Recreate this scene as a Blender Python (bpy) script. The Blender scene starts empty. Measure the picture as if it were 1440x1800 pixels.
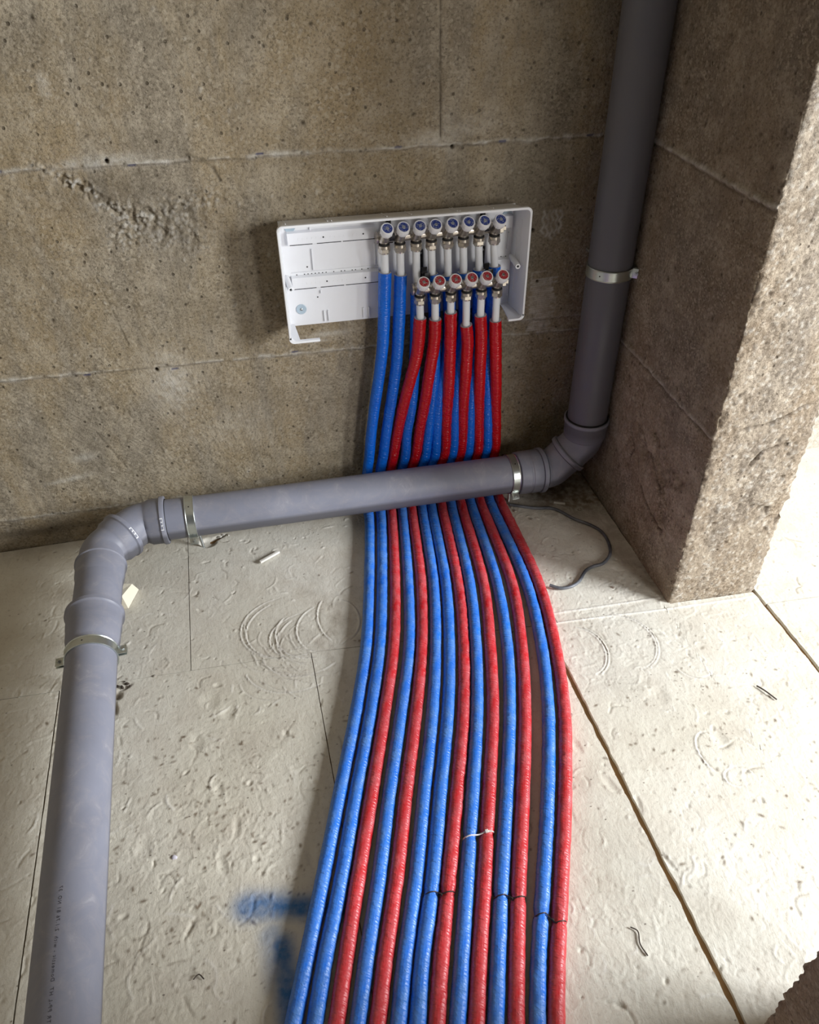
import bpy, bmesh, math, random
import numpy as np
from mathutils import Vector, Matrix

# ------------------------------------------------------------------ camera
scene = bpy.context.scene
COL = scene.collection
scene.view_settings.view_transform = 'Standard'
scene.view_settings.look = 'None'
scene.view_settings.gamma = 1.0
scene.view_settings.use_curve_mapping = False
scene.view_settings.exposure = 0.0

cd = bpy.data.cameras.new('camera')
cam = bpy.data.objects.new('camera', cd)
COL.objects.link(cam)
cd.sensor_fit = 'VERTICAL'
cd.sensor_height = 36.0
cd.lens = 27.577
cd.clip_start = 0.02
RC = np.array([[0.97276, -0.22945, -0.01363], [-0.15511, -0.61133, -0.77602], [0.16972, 0.75738, -0.63050]])
_f, _v1, _v2 = 1378.8437, np.array([30., 1700.]), np.array([-417., -1111.])
Yc = np.array([_v2[0], _v2[1], _f]); Yc /= np.linalg.norm(Yc)
Zc = -np.array([_v1[0], _v1[1], _f]); Zc /= np.linalg.norm(Zc)
Xc = np.cross(Yc, Zc)
RC = np.stack([Xc, Yc, Zc], 1)                 # world -> camera (x right, y down, z forward)
right, down, fwd = RC[0], RC[1], RC[2]
M = Matrix(((right[0], -down[0], -fwd[0], 0.0), (right[1], -down[1], -fwd[1], -1.7913),
            (right[2], -down[2], -fwd[2], 1.4), (0, 0, 0, 1)))
cam.matrix_world = M
scene.camera = cam

# ------------------------------------------------------------------ light
world = bpy.data.worlds.new('world')
scene.world = world
world.use_nodes = True
world.node_tree.nodes['Background'].inputs[0].default_value = (1.0, 0.93, 0.84, 1)
world.node_tree.nodes['Background'].inputs[1].default_value = 0.06

def area(name, loc, target, sx, sy, power, color):
    ld = bpy.data.lights.new(name, 'AREA')
    ld.shape = 'RECTANGLE'; ld.size = sx; ld.size_y = sy
    ld.energy = power; ld.color = color
    o = bpy.data.objects.new(name, ld)
    COL.objects.link(o)
    o.location = loc
    d = Vector(target) - Vector(loc)
    o.rotation_euler = d.to_track_quat('-Z', 'Y').to_euler()
    return o
# daylight through the window of the next room, and through the opening behind the camera
area('window_daylight', (2.85, -2.00, 1.35), (0.3, -0.75, 0.2), 0.8, 1.0, 178, (0.95, 0.98, 1.0))
area('doorway_daylight', (1.85, -3.2, 1.10), (0.0, 0.0, 0.4), 0.6, 1.0, 37, (1.0, 0.98, 0.95))

# ------------------------------------------------------------------ helpers
def tag(o, label=None, cat=None, group=None, kind=None):
    if label: o['label'] = label
    if cat: o['category'] = cat
    if group: o['group'] = group
    if kind: o['kind'] = kind
    return o

def empty(name, loc, label, cat, group=None):
    o = bpy.data.objects.new(name, None)
    COL.objects.link(o)
    o.location = loc
    o.empty_display_size = 0.02
    return tag(o, label, cat, group)

def link_mesh(name, me, mat, parent=None, sharp=35):
    me.materials.clear()
    for m in (mat if isinstance(mat, (list, tuple)) else [mat]):
        me.materials.append(m)
    me.polygons.foreach_set('use_smooth', [True] * len(me.polygons))
    if sharp:
        me.set_sharp_from_angle(angle=math.radians(sharp))
    o = bpy.data.objects.new(name, me)
    COL.objects.link(o)
    if parent is not None:
        o.parent = parent
        loc = Vector((0, 0, 0)); p = parent
        while p is not None:
            loc += p.location; p = p.parent
        me.transform(Matrix.Translation(-loc))      # meshes are written in room coordinates
    return o

def unit(v):
    v = np.asarray(v, float)
    return v / (np.linalg.norm(v) + 1e-12)

class MB:
    """collects shapes in room coordinates and links them as one mesh"""
    def __init__(s):
        s.v = []; s.f = []; s.uv = []; s.mi = []; s.n = 0
    def add(s, verts, faces, uvs=None, mi=0):
        verts = np.asarray(verts, float)
        s.v.append(verts)
        for k, f in enumerate(faces):
            s.f.append(tuple(i + s.n for i in f))
            s.uv.append(uvs[k] if uvs is not None else [(0, 0)] * len(f))
            s.mi.append(mi)
        s.n += len(verts)
        return s
    def tube(s, pts, rad, seg=16, caps=True, up=None, disp=None, mi=0, closed=False, shell=None):
        pts = np.asarray(pts, float); n = len(pts)
        rad = np.full(n, rad, float) if np.isscalar(rad) else np.asarray(rad, float)
        T = np.zeros_like(pts)
        if closed:
            T = np.roll(pts, -1, 0) - np.roll(pts, 1, 0)
        else:
            T[1:-1] = pts[2:] - pts[:-2]; T[0] = pts[1] - pts[0]; T[-1] = pts[-1] - pts[-2]
        for i in range(n):
            if np.linalg.norm(T[i]) < 1e-9: T[i] = T[i - 1] if i else pts[-1] - pts[0]
            T[i] = unit(T[i])
        u = np.array(up if up is not None else (0, 0, 1.0), float)
        if abs(u @ T[0]) > 0.95: u = np.array((0, 1.0, 0)) if abs(T[0][1]) < .9 else np.array((1.0, 0, 0))
        A = unit(u - (u @ T[0]) * T[0])
        L = np.concatenate([[0], np.cumsum(np.linalg.norm(np.diff(pts, axis=0), axis=1))])
        V = []; ang = np.arange(seg) / seg * 2 * math.pi
        for i in range(n):
            A = unit(A - (A @ T[i]) * T[i]); B = np.cross(T[i], A)
            r = rad[i]
            rr = np.full(seg, r) if disp is None else r + disp[i]
            V.append(pts[i] + np.outer(np.cos(ang) * rr, A) + np.outer(np.sin(ang) * rr, B))
        V = np.concatenate(V)
        F = []; U = []
        for i in range(n if closed else n - 1):
            j = (i + 1) % n
            for k in range(seg):
                k2 = (k + 1) % seg
                F.append((i * seg + k, i * seg + k2, j * seg + k2, j * seg + k))
                l2 = L[j] if j else L[-1] + .01
                U.append([(k / seg, L[i]), ((k + 1) / seg, L[i]), ((k + 1) / seg, l2), (k / seg, l2)])
        if caps and not closed:
            F.append(tuple(range(seg))[::-1]); U.append([(0, 0)] * seg)
            F.append(tuple((n - 1) * seg + k for k in range(seg))); U.append([(0, 0)] * seg)
        return s.add(V, F, U, mi)
    def lathe(s, origin, axis, prof, seg=24, caps=True, up=None, mi=0):
        """prof: (distance along axis, radius)"""
        a = unit(axis); o = np.asarray(origin, float)
        n = len(prof)
        u = np.array(up if up is not None else (0, 0, 1.0), float)
        if abs(u @ a) > 0.95: u = np.array((0, 1.0, 0)) if abs(a[1]) < .9 else np.array((1.0, 0, 0))
        A = unit(u - (u @ a) * a); B = np.cross(a, A)
        ang = np.arange(seg) / seg * 2 * math.pi
        V = np.concatenate([o + a * t + np.outer(np.cos(ang) * r, A) + np.outer(np.sin(ang) * r, B) for t, r in prof])
        F = []; U = []
        for i in range(n - 1):
            for k in range(seg):
                k2 = (k + 1) % seg
                F.append((i * seg + k, i * seg + k2, (i + 1) * seg + k2, (i + 1) * seg + k))
                U.append([(k / seg, prof[i][0]), ((k + 1) / seg, prof[i][0]), ((k + 1) / seg, prof[i + 1][0]), (k / seg, prof[i + 1][0])])
        if caps:
            F.append(tuple(range(seg))[::-1]); U.append([(0, 0)] * seg)
            F.append(tuple((n - 1) * seg + k for k in range(seg))); U.append([(0, 0)] * seg)
        return s.add(V, F, U, mi)
    def box(s, c, size, rot=None, bevel=0.0, mi=0):
        bm = bmesh.new()
        bmesh.ops.create_cube(bm, size=1.0)
        bmesh.ops.scale(bm, vec=Vector(size), verts=bm.verts)
        if bevel > 0:
            bmesh.ops.bevel(bm, geom=bm.edges[:], offset=bevel, segments=2, affect='EDGES', profile=0.6)
        if rot is not None:
            bmesh.ops.transform(bm, matrix=rot.to_4x4(), verts=bm.verts)
        bmesh.ops.translate(bm, vec=Vector(c), verts=bm.verts)
        bm.verts.index_update()
        s.add([v.co[:] for v in bm.verts], [[v.index for v in f.verts] for f in bm.faces], None, mi)
        bm.free()
        return s
    def prism(s, poly, y0, y1, plane='xz', mi=0):
        """extrude a 2D outline; plane xz: along y, plane xy: along z, plane yz: along x"""
        n = len(poly)
        def P(a, b, t): return (a, t, b) if plane == 'xz' else ((a, b, t) if plane == 'xy' else (t, a, b))
        V = [P(a, b, y0) for a, b in poly] + [P(a, b, y1) for a, b in poly]
        F = [tuple(range(n)), tuple(range(2 * n - 1, n - 1, -1))] + [(i, i + n, (i + 1) % n + n, (i + 1) % n) for i in range(n)]
        return s.add(V, F, None, mi)
    def build(s, name, mat, parent=None, sharp=35, recalc=True):
        me = bpy.data.meshes.new(name)
        V = np.concatenate(s.v)
        me.from_pydata(V.tolist(), [], s.f)
        uvl = me.uv_layers.new(name='UVMap')
        uvl.data.foreach_set('uv', [c for f in s.uv for p in f for c in p])
        me.polygons.foreach_set('material_index', s.mi)
        if recalc:
            bm = bmesh.new(); bm.from_mesh(me)
            bmesh.ops.recalc_face_normals(bm, faces=bm.faces[:])
            bm.to_mesh(me); bm.free()
        me.update()
        mis = list(s.mi)
        o = link_mesh(name, me, mat, parent, sharp)
        me.polygons.foreach_set('material_index', mis)
        return o

def spline(pts, step=0.006):
    """Catmull-Rom through pts, resampled evenly"""
    P = np.asarray(pts, float)
    P = np.vstack([2 * P[0] - P[1], P, 2 * P[-1] - P[-2]])
    out = []
    for i in range(1, len(P) - 2):
        p0, p1, p2, p3 = P[i - 1], P[i], P[i + 1], P[i + 2]
        a = max(np.linalg.norm(p1 - p0), 1e-6) ** .5; b = max(np.linalg.norm(p2 - p1), 1e-6) ** .5; c = max(np.linalg.norm(p3 - p2), 1e-6) ** .5
        t1 = 0; t2 = b
        m1 = b * ((p1 - p0) / a - (p2 - p0) / (a + b) + (p2 - p1) / b)
        m2 = b * ((p2 - p1) / b - (p3 - p1) / (b + c) + (p3 - p2) / c)
        for t in np.linspace(0, 1, 24, endpoint=False):
            h = (2*t**3 - 3*t**2 + 1) * p1 + (t**3 - 2*t**2 + t) * m1 + (-2*t**3 + 3*t**2) * p2 + (t**3 - t**2) * m2
            out.append(h)
    out.append(P[-2])
    out = np.array(out)
    L = np.concatenate([[0], np.cumsum(np.linalg.norm(np.diff(out, axis=0), axis=1))])
    n = max(2, int(L[-1] / step))
    q = np.linspace(0, L[-1], n)
    return np.stack([np.interp(q, L, out[:, k]) for k in range(3)], 1)

def arc_path(pts, bends, n=8):
    """polyline with rounded corners: bends = radius per inner point"""
    P = [np.asarray(p, float) for p in pts]; out = [P[0]]
    for i in range(1, len(P) - 1):
        r = bends[i - 1]; a = unit(P[i - 1] - P[i]); b = unit(P[i + 1] - P[i])
        ang = math.acos(max(-1, min(1, a @ b)))
        if r <= 0 or ang > 3.13: out.append(P[i]); continue
        d = r / math.tan(ang / 2)
        c = P[i] + unit(a + b) * r / math.sin(ang / 2)
        s0 = P[i] + a * d; s1 = P[i] + b * d
        v0 = s0 - c; v1 = s1 - c; th = math.acos(max(-1, min(1, unit(v0) @ unit(v1))))
        for k in range(n + 1):
            t = k / n
            out.append(c + (math.sin((1 - t) * th) * v0 + math.sin(t * th) * v1) / math.sin(th))
    out.append(P[-1])
    return np.array(out)

# ---- numpy noise
def _hash(ix, iy, seed):
    h = (ix.astype(np.int64) * 374761393 + iy.astype(np.int64) * 668265263 + seed * 2246822519) & 0xffffffff
    h = ((h ^ (h >> 13)) * 1274126177) & 0xffffffff
    return ((h ^ (h >> 16)) & 0xffff) / 65535.0
def vnoise(x, y, seed=0):
    x0 = np.floor(x); y0 = np.floor(y); fx = x - x0; fy = y - y0
    fx = fx * fx * (3 - 2 * fx); fy = fy * fy * (3 - 2 * fy)
    ix = x0.astype(np.int64); iy = y0.astype(np.int64)
    a = _hash(ix, iy, seed); b = _hash(ix + 1, iy, seed); c = _hash(ix, iy + 1, seed); d = _hash(ix + 1, iy + 1, seed)
    return (a * (1 - fx) + b * fx) * (1 - fy) + (c * (1 - fx) + d * fx) * fy
def fbm(x, y, sc, octs=4, seed=0, gain=.5):
    s = 0; a = 1; tot = 0
    for o in range(octs):
        s = s + a * (vnoise(x * sc, y * sc, seed + o * 17) - .5); tot += a; a *= gain; sc *= 2.03
    return s / tot * 2
def cells(x, y, sc, seed=0):
    """distance to the nearest random point, and that point's random value"""
    X = x * sc; Y = y * sc; bx = np.floor(X).astype(np.int64); by = np.floor(Y).astype(np.int64)
    best = np.full(X.shape, 9.0); val = np.zeros(X.shape)
    for dx in (-1, 0, 1):
        for dy in (-1, 0, 1):
            cx = bx + dx; cy = by + dy
            px = cx + _hash(cx, cy, seed); py = cy + _hash(cx, cy, seed + 5)
            d = (X - px) ** 2 + (Y - py) ** 2
            m = d < best
            best = np.where(m, d, best); val = np.where(m, _hash(cx, cy, seed + 9), val)
    return np.sqrt(best), val

class Raster:
    """height and colour marks over a rectangle of a surface, sampled by the meshes"""
    def __init__(s, x0, x1, y0, y1, res):
        s.x0, s.y0, s.res = x0, y0, res
        s.nx = int((x1 - x0) / res) + 1; s.ny = int((y1 - y0) / res) + 1
        xs = x0 + np.arange(s.nx) * res; ys = y0 + np.arange(s.ny) * res
        s.X, s.Y = np.meshgrid(xs, ys)
        s.H = np.zeros_like(s.X); s.M = np.zeros(s.X.shape + (4,)); s.M[..., 3] = 1
    def win(s, x, y, r):
        i0 = max(0, int((x - r - s.x0) / s.res)); i1 = min(s.nx, int((x + r - s.x0) / s.res) + 2)
        j0 = max(0, int((y - r - s.y0) / s.res)); j1 = min(s.ny, int((y + r - s.y0) / s.res) + 2)
        return slice(j0, j1), slice(i0, i1)
    def blob(s, x, y, rx, ry, ang, amp, ch=None, cv=0, rim=0.0, pw=2):
        w = s.win(x, y, max(rx, ry) * 2.6)
        if s.X[w].size == 0: return
        dx = s.X[w] - x; dy = s.Y[w] - y
        c, sn = math.cos(ang), math.sin(ang)
        u = (dx * c + dy * sn) / rx; v = (-dx * sn + dy * c) / ry
        d = np.sqrt(u * u + v * v)
        g = np.exp(-d ** pw)
        s.H[w] += amp * g
        if rim: s.H[w] += rim * np.exp(-((d - 1.3) / .35) ** 2)
        if ch is not None: s.M[w + (ch,)] = np.maximum(s.M[w + (ch,)], cv * g)
    def stroke(s, pts, width, amp, ch=None, cv=0, rim=0.0, jitter=0.0, rng=random):
        for (xa, ya), (xb, yb) in zip(pts[:-1], pts[1:]):
            L = math.hypot(xb - xa, yb - ya); r = L / 2 + width * 4
            w = s.win((xa + xb) / 2, (ya + yb) / 2, r)
            X = s.X[w]; Y = s.Y[w]
            if X.size == 0: continue
            t = np.clip(((X - xa) * (xb - xa) + (Y - ya) * (yb - ya)) / (L * L + 1e-12), 0, 1)
            d = np.hypot(X - xa - t * (xb - xa), Y - ya - t * (yb - ya)) / width
            g = np.exp(-d * d)
            if jitter: g = g * (1 + jitter * fbm(X, Y, 60, 2, 3))
            if amp < 0: s.H[w] = np.minimum(s.H[w], s.H[w] * (1 - g) + amp * g)
            else: s.H[w] = np.maximum(s.H[w], s.H[w] * (1 - .6 * g) + amp * g)
            if rim: s.H[w] += rim * np.exp(-((d - 1.7) / .5) ** 2)
            if ch is not None: s.M[w + (ch,)] = np.maximum(s.M[w + (ch,)], cv * g)
    def sample(s, x, y):
        fx = np.clip((x - s.x0) / s.res, 0, s.nx - 1.001); fy = np.clip((y - s.y0) / s.res, 0, s.ny - 1.001)
        i = fx.astype(int); j = fy.astype(int); fx = fx - i; fy = fy - j
        def b(A):
            wx = fx[..., None] if A.ndim == 3 else fx; wy = fy[..., None] if A.ndim == 3 else fy
            return (A[j, i] * (1 - wx) + A[j, i + 1] * wx) * (1 - wy) + (A[j + 1, i] * (1 - wx) + A[j + 1, i + 1] * wx) * wy
        return b(s.H), b(s.M)

def axis_pts(a, b, fa, fb, fine, coarse=0.25):
    """sample positions from a to b, fine inside [fa, fb]"""
    fa = max(a, fa); fb = min(b, fb)
    if fb <= fa: return np.linspace(a, b, max(2, int((b - a) / coarse) + 1))
    out = [np.linspace(fa, fb, max(2, int(round((fb - fa) / fine)) + 1))]
    if fa > a: out.insert(0, np.linspace(a, fa, max(2, int((fa - a) / coarse) + 2))[:-1])
    if fb < b: out.append(np.linspace(fb, b, max(2, int((b - fb) / coarse) + 2))[1:])
    return np.concatenate(out)

def grid_faces(nx, ny, off=0):
    i, j = np.meshgrid(np.arange(nx - 1), np.arange(ny - 1))
    a = (j * nx + i).ravel() + off
    return np.stack([a, a + 1, a + 1 + nx, a + nx], 1)

def big_mesh(name, V, F, marks, mat, kind='structure', sharp=0):
    me = bpy.data.meshes.new(name)
    me.vertices.add(len(V)); me.vertices.foreach_set('co', V.astype(np.float32).ravel())
    nf = len(F)
    me.loops.add(nf * 4); me.loops.foreach_set('vertex_index', F.astype(np.int32).ravel())
    me.polygons.add(nf)
    me.polygons.foreach_set('loop_start', np.arange(nf, dtype=np.int32) * 4)
    try: me.polygons.foreach_set('loop_total', np.full(nf, 4, dtype=np.int32))
    except Exception: pass
    me.update(calc_edges=True)
    me.validate()
    ca = me.color_attributes.new('marks', 'FLOAT_COLOR', 'POINT')
    ca.data.foreach_set('color', marks.astype(np.float32).ravel())
    o = link_mesh(name, me, mat, None, sharp)
    if kind: o['kind'] = kind
    return o

# ------------------------------------------------------------------ materials
class NT:
    def __init__(s, name):
        s.m = bpy.data.materials.new(name); s.m.use_nodes = True
        s.t = s.m.node_tree; s.bsdf = s.t.nodes['Principled BSDF']
        s.tc = s.t.nodes.new('ShaderNodeTexCoord')
    def node(s, kind, **kw):
        n = s.t.nodes.new(kind)
        for k, v in kw.items():
            if k.startswith('i_'):
                key = k[2:]; n.inputs[int(key) if key.isdigit() else key.replace('_', ' ')].default_value = v
            else: setattr(n, k, v)
        return n
    def L(s, a, b): s.t.links.new(a, b)
    def vec(s, scale=(1, 1, 1), src='Object', rot=(0, 0, 0)):
        mp = s.node('ShaderNodeMapping'); mp.inputs['Scale'].default_value = scale; mp.inputs['Rotation'].default_value = rot
        if src == 'Position':
            g = s.node('ShaderNodeNewGeometry'); s.L(g.outputs['Position'], mp.inputs[0])
        else: s.L(s.tc.outputs[src], mp.inputs[0])
        return mp.outputs[0]
    def noise(s, scale, vec=None, detail=4, rough=.55, dist=0.0):
        n = s.node('ShaderNodeTexNoise'); n.inputs['Scale'].default_value = scale; n.inputs['Detail'].default_value = detail
        n.inputs['Roughness'].default_value = rough; n.inputs['Distortion'].default_value = dist
        s.L(vec if vec is not None else s.vec(src='Position'), n.inputs['Vector']); return n.outputs['Fac']
    def voro(s, scale, vec=None, feature='F1', out='Distance'):
        n = s.node('ShaderNodeTexVoronoi', feature=feature); n.inputs['Scale'].default_value = scale
        s.L(vec if vec is not None else s.vec(src='Position'), n.inputs['Vector']); return n.outputs[out]
    def ramp(s, fac, stops, interp='LINEAR'):
        r = s.node('ShaderNodeValToRGB'); r.color_ramp.interpolation = interp
        e = r.color_ramp.elements
        while len(e) < len(stops): e.new(.5)
        for k, (p, c) in enumerate(stops):
            e[k].position = p; e[k].color = c if len(c) == 4 else (*c, 1)
        s.L(fac, r.inputs[0]); return r.outputs[0]
    def mix(s, fac, a, b, mode='MIX'):
        n = s.node('ShaderNodeMix', data_type='RGBA', blend_type=mode)
        for sock, v in ((n.inputs[0], fac), (n.inputs[6], a), (n.inputs[7], b)):
            if isinstance(v, (int, float)): sock.default_value = v
            elif isinstance(v, tuple): sock.default_value = v if len(v) == 4 else (*v, 1)
            else: s.L(v, sock)
        return n.outputs[2]
    def math(s, op, a, b=0.0, clamp=False):
        n = s.node('ShaderNodeMath', operation=op, use_clamp=clamp)
        for sock, v in ((n.inputs[0], a), (n.inputs[1], b)):
            if isinstance(v, (int, float)): sock.default_value = v
            else: s.L(v, sock)
        return n.outputs[0]
    def bump(s, h, strength, dist, prev=None):
        n = s.node('ShaderNodeBump'); n.inputs['Strength'].default_value = strength; n.inputs['Distance'].default_value = dist
        s.L(h, n.inputs['Height'])
        if prev is not None: s.L(prev, n.inputs['Normal'])
        return n.outputs[0]
    def marks(s):
        a = s.node('ShaderNodeAttribute', attribute_name='marks'); sp = s.node('ShaderNodeSeparateColor')
        s.L(a.outputs['Color'], sp.inputs[0]); return sp.outputs
    def done(s, color=None, rough=None, normal=None, **kw):
        b = s.bsdf
        for key, v in (('Base Color', color), ('Roughness', rough), ('Normal', normal)):
            if v is None: continue
            if isinstance(v, (int, float)): b.inputs[key].default_value = v
            elif isinstance(v, tuple): b.inputs[key].default_value = (*v, 1) if len(v) == 3 else v
            else: s.L(v, b.inputs[key])
        for k, v in kw.items(): b.inputs[k.replace('_', ' ')].default_value = v
        return s.m

def mat_concrete(name, base, light, dark, agg=1.0, tint=(0.34, 0.26, 0.155)):
    n = NT(name)
    big = n.noise(2.2, detail=5, rough=.6); grey = n.noise(3.0, n.vec((2.2, 1, .55), 'Position'), 6, .65, .5); med = n.noise(14, detail=6, rough=.65); fine = n.noise(170, detail=5, rough=.7)
    c = n.mix(n.ramp(big, [(.35, (0, 0, 0)), (.65, (1, 1, 1))]), base, tint)
    c = n.mix(n.math('MULTIPLY', n.ramp(grey, [(.45, (0, 0, 0)), (.58, (1, 1, 1))]), .65), c, tuple(.8 * (.6 * x + .4 * sum(base) / 3) for x in base))
    c = n.mix(n.math('MULTIPLY', n.ramp(med, [(.45, (0, 0, 0)), (.68, (1, 1, 1))]), .6), c, light)
    c = n.mix(n.math('MULTIPLY', n.ramp(fine, [(.38, (1, 1, 1)), (.50, (0, 0, 0))]), .5), c, dark)
    c = n.mix(n.math('MULTIPLY', n.ramp(n.noise(95, detail=6, rough=.75), [(.54, (0, 0, 0)), (.66, (1, 1, 1))]), .5), c, light)
    sp = n.voro(75 * agg, out='Color'); spd = n.voro(75 * agg)
    # sparse pale aggregate grains
    sel = n.node('ShaderNodeSeparateColor'); n.L(sp, sel.inputs[0])
    g = n.math('MULTIPLY', n.math('GREATER_THAN', sel.outputs[0], .86), n.math('LESS_THAN', spd, .42))
    c = n.mix(n.math('MULTIPLY', g, .35), c, light)
    pit = n.voro(48 * agg, out='Distance')
    pc = n.voro(48 * agg, out='Color'); ps = n.node('ShaderNodeSeparateColor'); n.L(pc, ps.inputs[0])
    pm = n.math('MULTIPLY', n.math('GREATER_THAN', ps.outputs[1], .90), n.ramp(pit, [(.10, (1, 1, 1)), (.2, (0, 0, 0))]))
    c = n.mix(n.math('MULTIPLY', pm, .7), c, dark)
    # flakes and chips of the cement skin, in patches
    pv = n.vec((1, 1, 1.15), 'Position', (.3, .5, .2))
    chc = n.voro(190 * agg, pv, out='Color'); cs = n.node('ShaderNodeSeparateColor'); n.L(chc, cs.inputs[0])
    patch = n.ramp(n.noise(5.5, None, 5, .65), [(.40, (.18, .18, .18)), (.60, (1, 1, 1))])
    c = n.mix(n.math('MULTIPLY', n.math('MULTIPLY', n.math('GREATER_THAN', cs.outputs[0], .84), patch), .50), c, light)
    c = n.mix(n.math('MULTIPLY', n.math('MULTIPLY', n.math('LESS_THAN', cs.outputs[1], .10), patch), .38), c, dark)
    mk = n.marks()
    c = n.mix(n.math('MULTIPLY', mk[0], n.ramp(n.noise(60, detail=4), [(.3, (.25, .25, .25)), (.65, (1, 1, 1))])), c, (.68, .65, .59))
    c = n.mix(mk[1], c, dark)
    c = n.mix(mk[2], c, (.02, .03, .12))
    nb = n.bump(n.noise(42, detail=8, rough=.75), .8, .006 * agg)
    nb = n.bump(fine, .9, .0022, nb)
    nb = n.bump(n.math('MULTIPLY', cs.outputs[2], patch), .55, .0022, nb)
    nb = n.bump(n.math('SUBTRACT', 1.0, pm), .8, .003, nb)
    return n.done(c, .93, nb, Specular_IOR_Level=.25)

M_WALL = mat_concrete('concrete_wall', (.335, .278, .192), (.49, .425, .325), (.075, .058, .04))
M_JAMB = mat_concrete('rough_concrete', (.30, .238, .172), (.52, .445, .35), (.085, .06, .04), 1.25, (.26, .20, .14))

def mat_floor():
    n = NT('dusty_insulation_board')
    big = n.noise(1.7, detail=4); med = n.noise(11, detail=6, rough=.6); fine = n.noise(120, detail=5, rough=.7)
    c = n.mix(n.ramp(big, [(.35, (0, 0, 0)), (.65, (1, 1, 1))]), (.64, .605, .51), (.70, .675, .61))
    c = n.mix(n.math('MULTIPLY', n.ramp(med, [(.45, (0, 0, 0)), (.75, (1, 1, 1))]), .6), c, (.53, .475, .40))
    c = n.mix(n.math('MULTIPLY', n.ramp(fine, [(.34, (1, 1, 1)), (.46, (0, 0, 0))]), .30), c, (.36, .30, .24))
    spk = n.voro(55, n.vec((1, 1.5, 1), 'Position', (0, 0, .5))); spc = n.voro(55, n.vec((1, 1.5, 1), 'Position', (0, 0, .5)), out='Color')
    ss = n.node('ShaderNodeSeparateColor'); n.L(spc, ss.inputs[0])
    m = n.math('MULTIPLY', n.math('GREATER_THAN', ss.outputs[0], .90), n.ramp(spk, [(.08, (1, 1, 1)), (.16, (0, 0, 0))]))
    c = n.mix(n.math('MULTIPLY', m, .75), c, (.12, .09, .07))
    mk = n.marks()
    c = n.mix(n.math('MULTIPLY', mk[0], .8), c, (.80, .78, .74))
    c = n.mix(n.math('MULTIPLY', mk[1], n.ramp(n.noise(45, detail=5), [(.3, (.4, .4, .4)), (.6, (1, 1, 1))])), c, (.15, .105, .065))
    c = n.mix(n.math('MULTIPLY', mk[2], n.ramp(n.noise(90, detail=4), [(.25, (.8, .8, .8)), (.6, (1, 1, 1))])), c, (.03, .14, .36))
    wr = n.noise(34, n.vec((1.4, .7, 1), 'Position', (0, 0, .7)), 6, .7, .8)
    nb = n.bump(wr, .4, .003)
    nb = n.bump(n.noise(90, detail=6, rough=.7, dist=.5), .4, .0018, nb)
    nb = n.bump(fine, .45, .0014, nb)
    return n.done(c, .62, nb, Specular_IOR_Level=.35)
M_FLOOR = mat_floor()

def simple(name, col, rough, metal=0.0, bump=0, bsc=40, var=0.0, varcol=None, src='Position', **kw):
    n = NT(name); c = col
    if var: c = n.mix(n.math('MULTIPLY', n.ramp(n.noise(bsc * .4, n.vec(src=src), 5), [(.42, (0, 0, 0)), (.7, (1, 1, 1))]), var), col, varcol or tuple(x * .6 for x in col))
    nb = n.bump(n.noise(bsc, n.vec(src=src), 4), .5, bump) if bump else None
    return n.done(c, rough, nb, Metallic=metal, **kw)

M_BASE = simple('brown_screed', (.34, .20, .085), .9, bump=.003, bsc=60, var=.6, varcol=(.20, .12, .06))
M_WHITE = simple('white_plastic', (.84, .85, .88), .38, var=.15, varcol=(.6, .6, .6), bsc=20)
M_CAP = simple('white_handwheel_plastic', (.85, .85, .86), .3)
M_PEX = simple('white_pipe_plastic', (.80, .82, .85), .32)
M_NICKEL = simple('nickel', (.55, .50, .44), .28, .9, bump=.0003, bsc=300)
M_BLACK = simple('black_plastic', (.015, .015, .017), .45)
M_RUBBER = simple('black_seal', (.012, .012, .013), .6)
M_ZINC = simple('galvanised_steel', (.62, .66, .64), .3, .95, bump=.0004, bsc=90, var=.5, varcol=(.42, .46, .44))
M_BOLT = simple('zinc_bolt', (.45, .47, .47), .35, .95)
M_WIRE = simple('rusty_wire', (.05, .035, .03), .5, .6)
M_TIE = simple('white_cable_tie', (.75, .68, .64), .45)
M_CABLE = simple('grey_cable_sheath', (.06, .063, .075), .45, var=.5, varcol=(.3, .32, .36))
M_STICK = simple('white_foam', (.75, .73, .68), .7, bump=.0006, bsc=200)
M_STONE = simple('concrete_crumb', (.42, .38, .33), .9, bump=.002, bsc=150, var=.6, varcol=(.2, .16, .13))
M_DARKBIT = simple('dark_crumb', (.06, .045, .035), .9, bump=.002, bsc=150)
M_SCREW = simple('pale_blue_washer', (.42, .52, .60), .4)
M_MARK = simple('white_moulded_mark', (.75, .76, .80), .4)
M_INK = simple('black_print', (.06, .06, .08), .6)
M_GASKET = simple('foam_insulation', (.42, .42, .45), .8)

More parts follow.
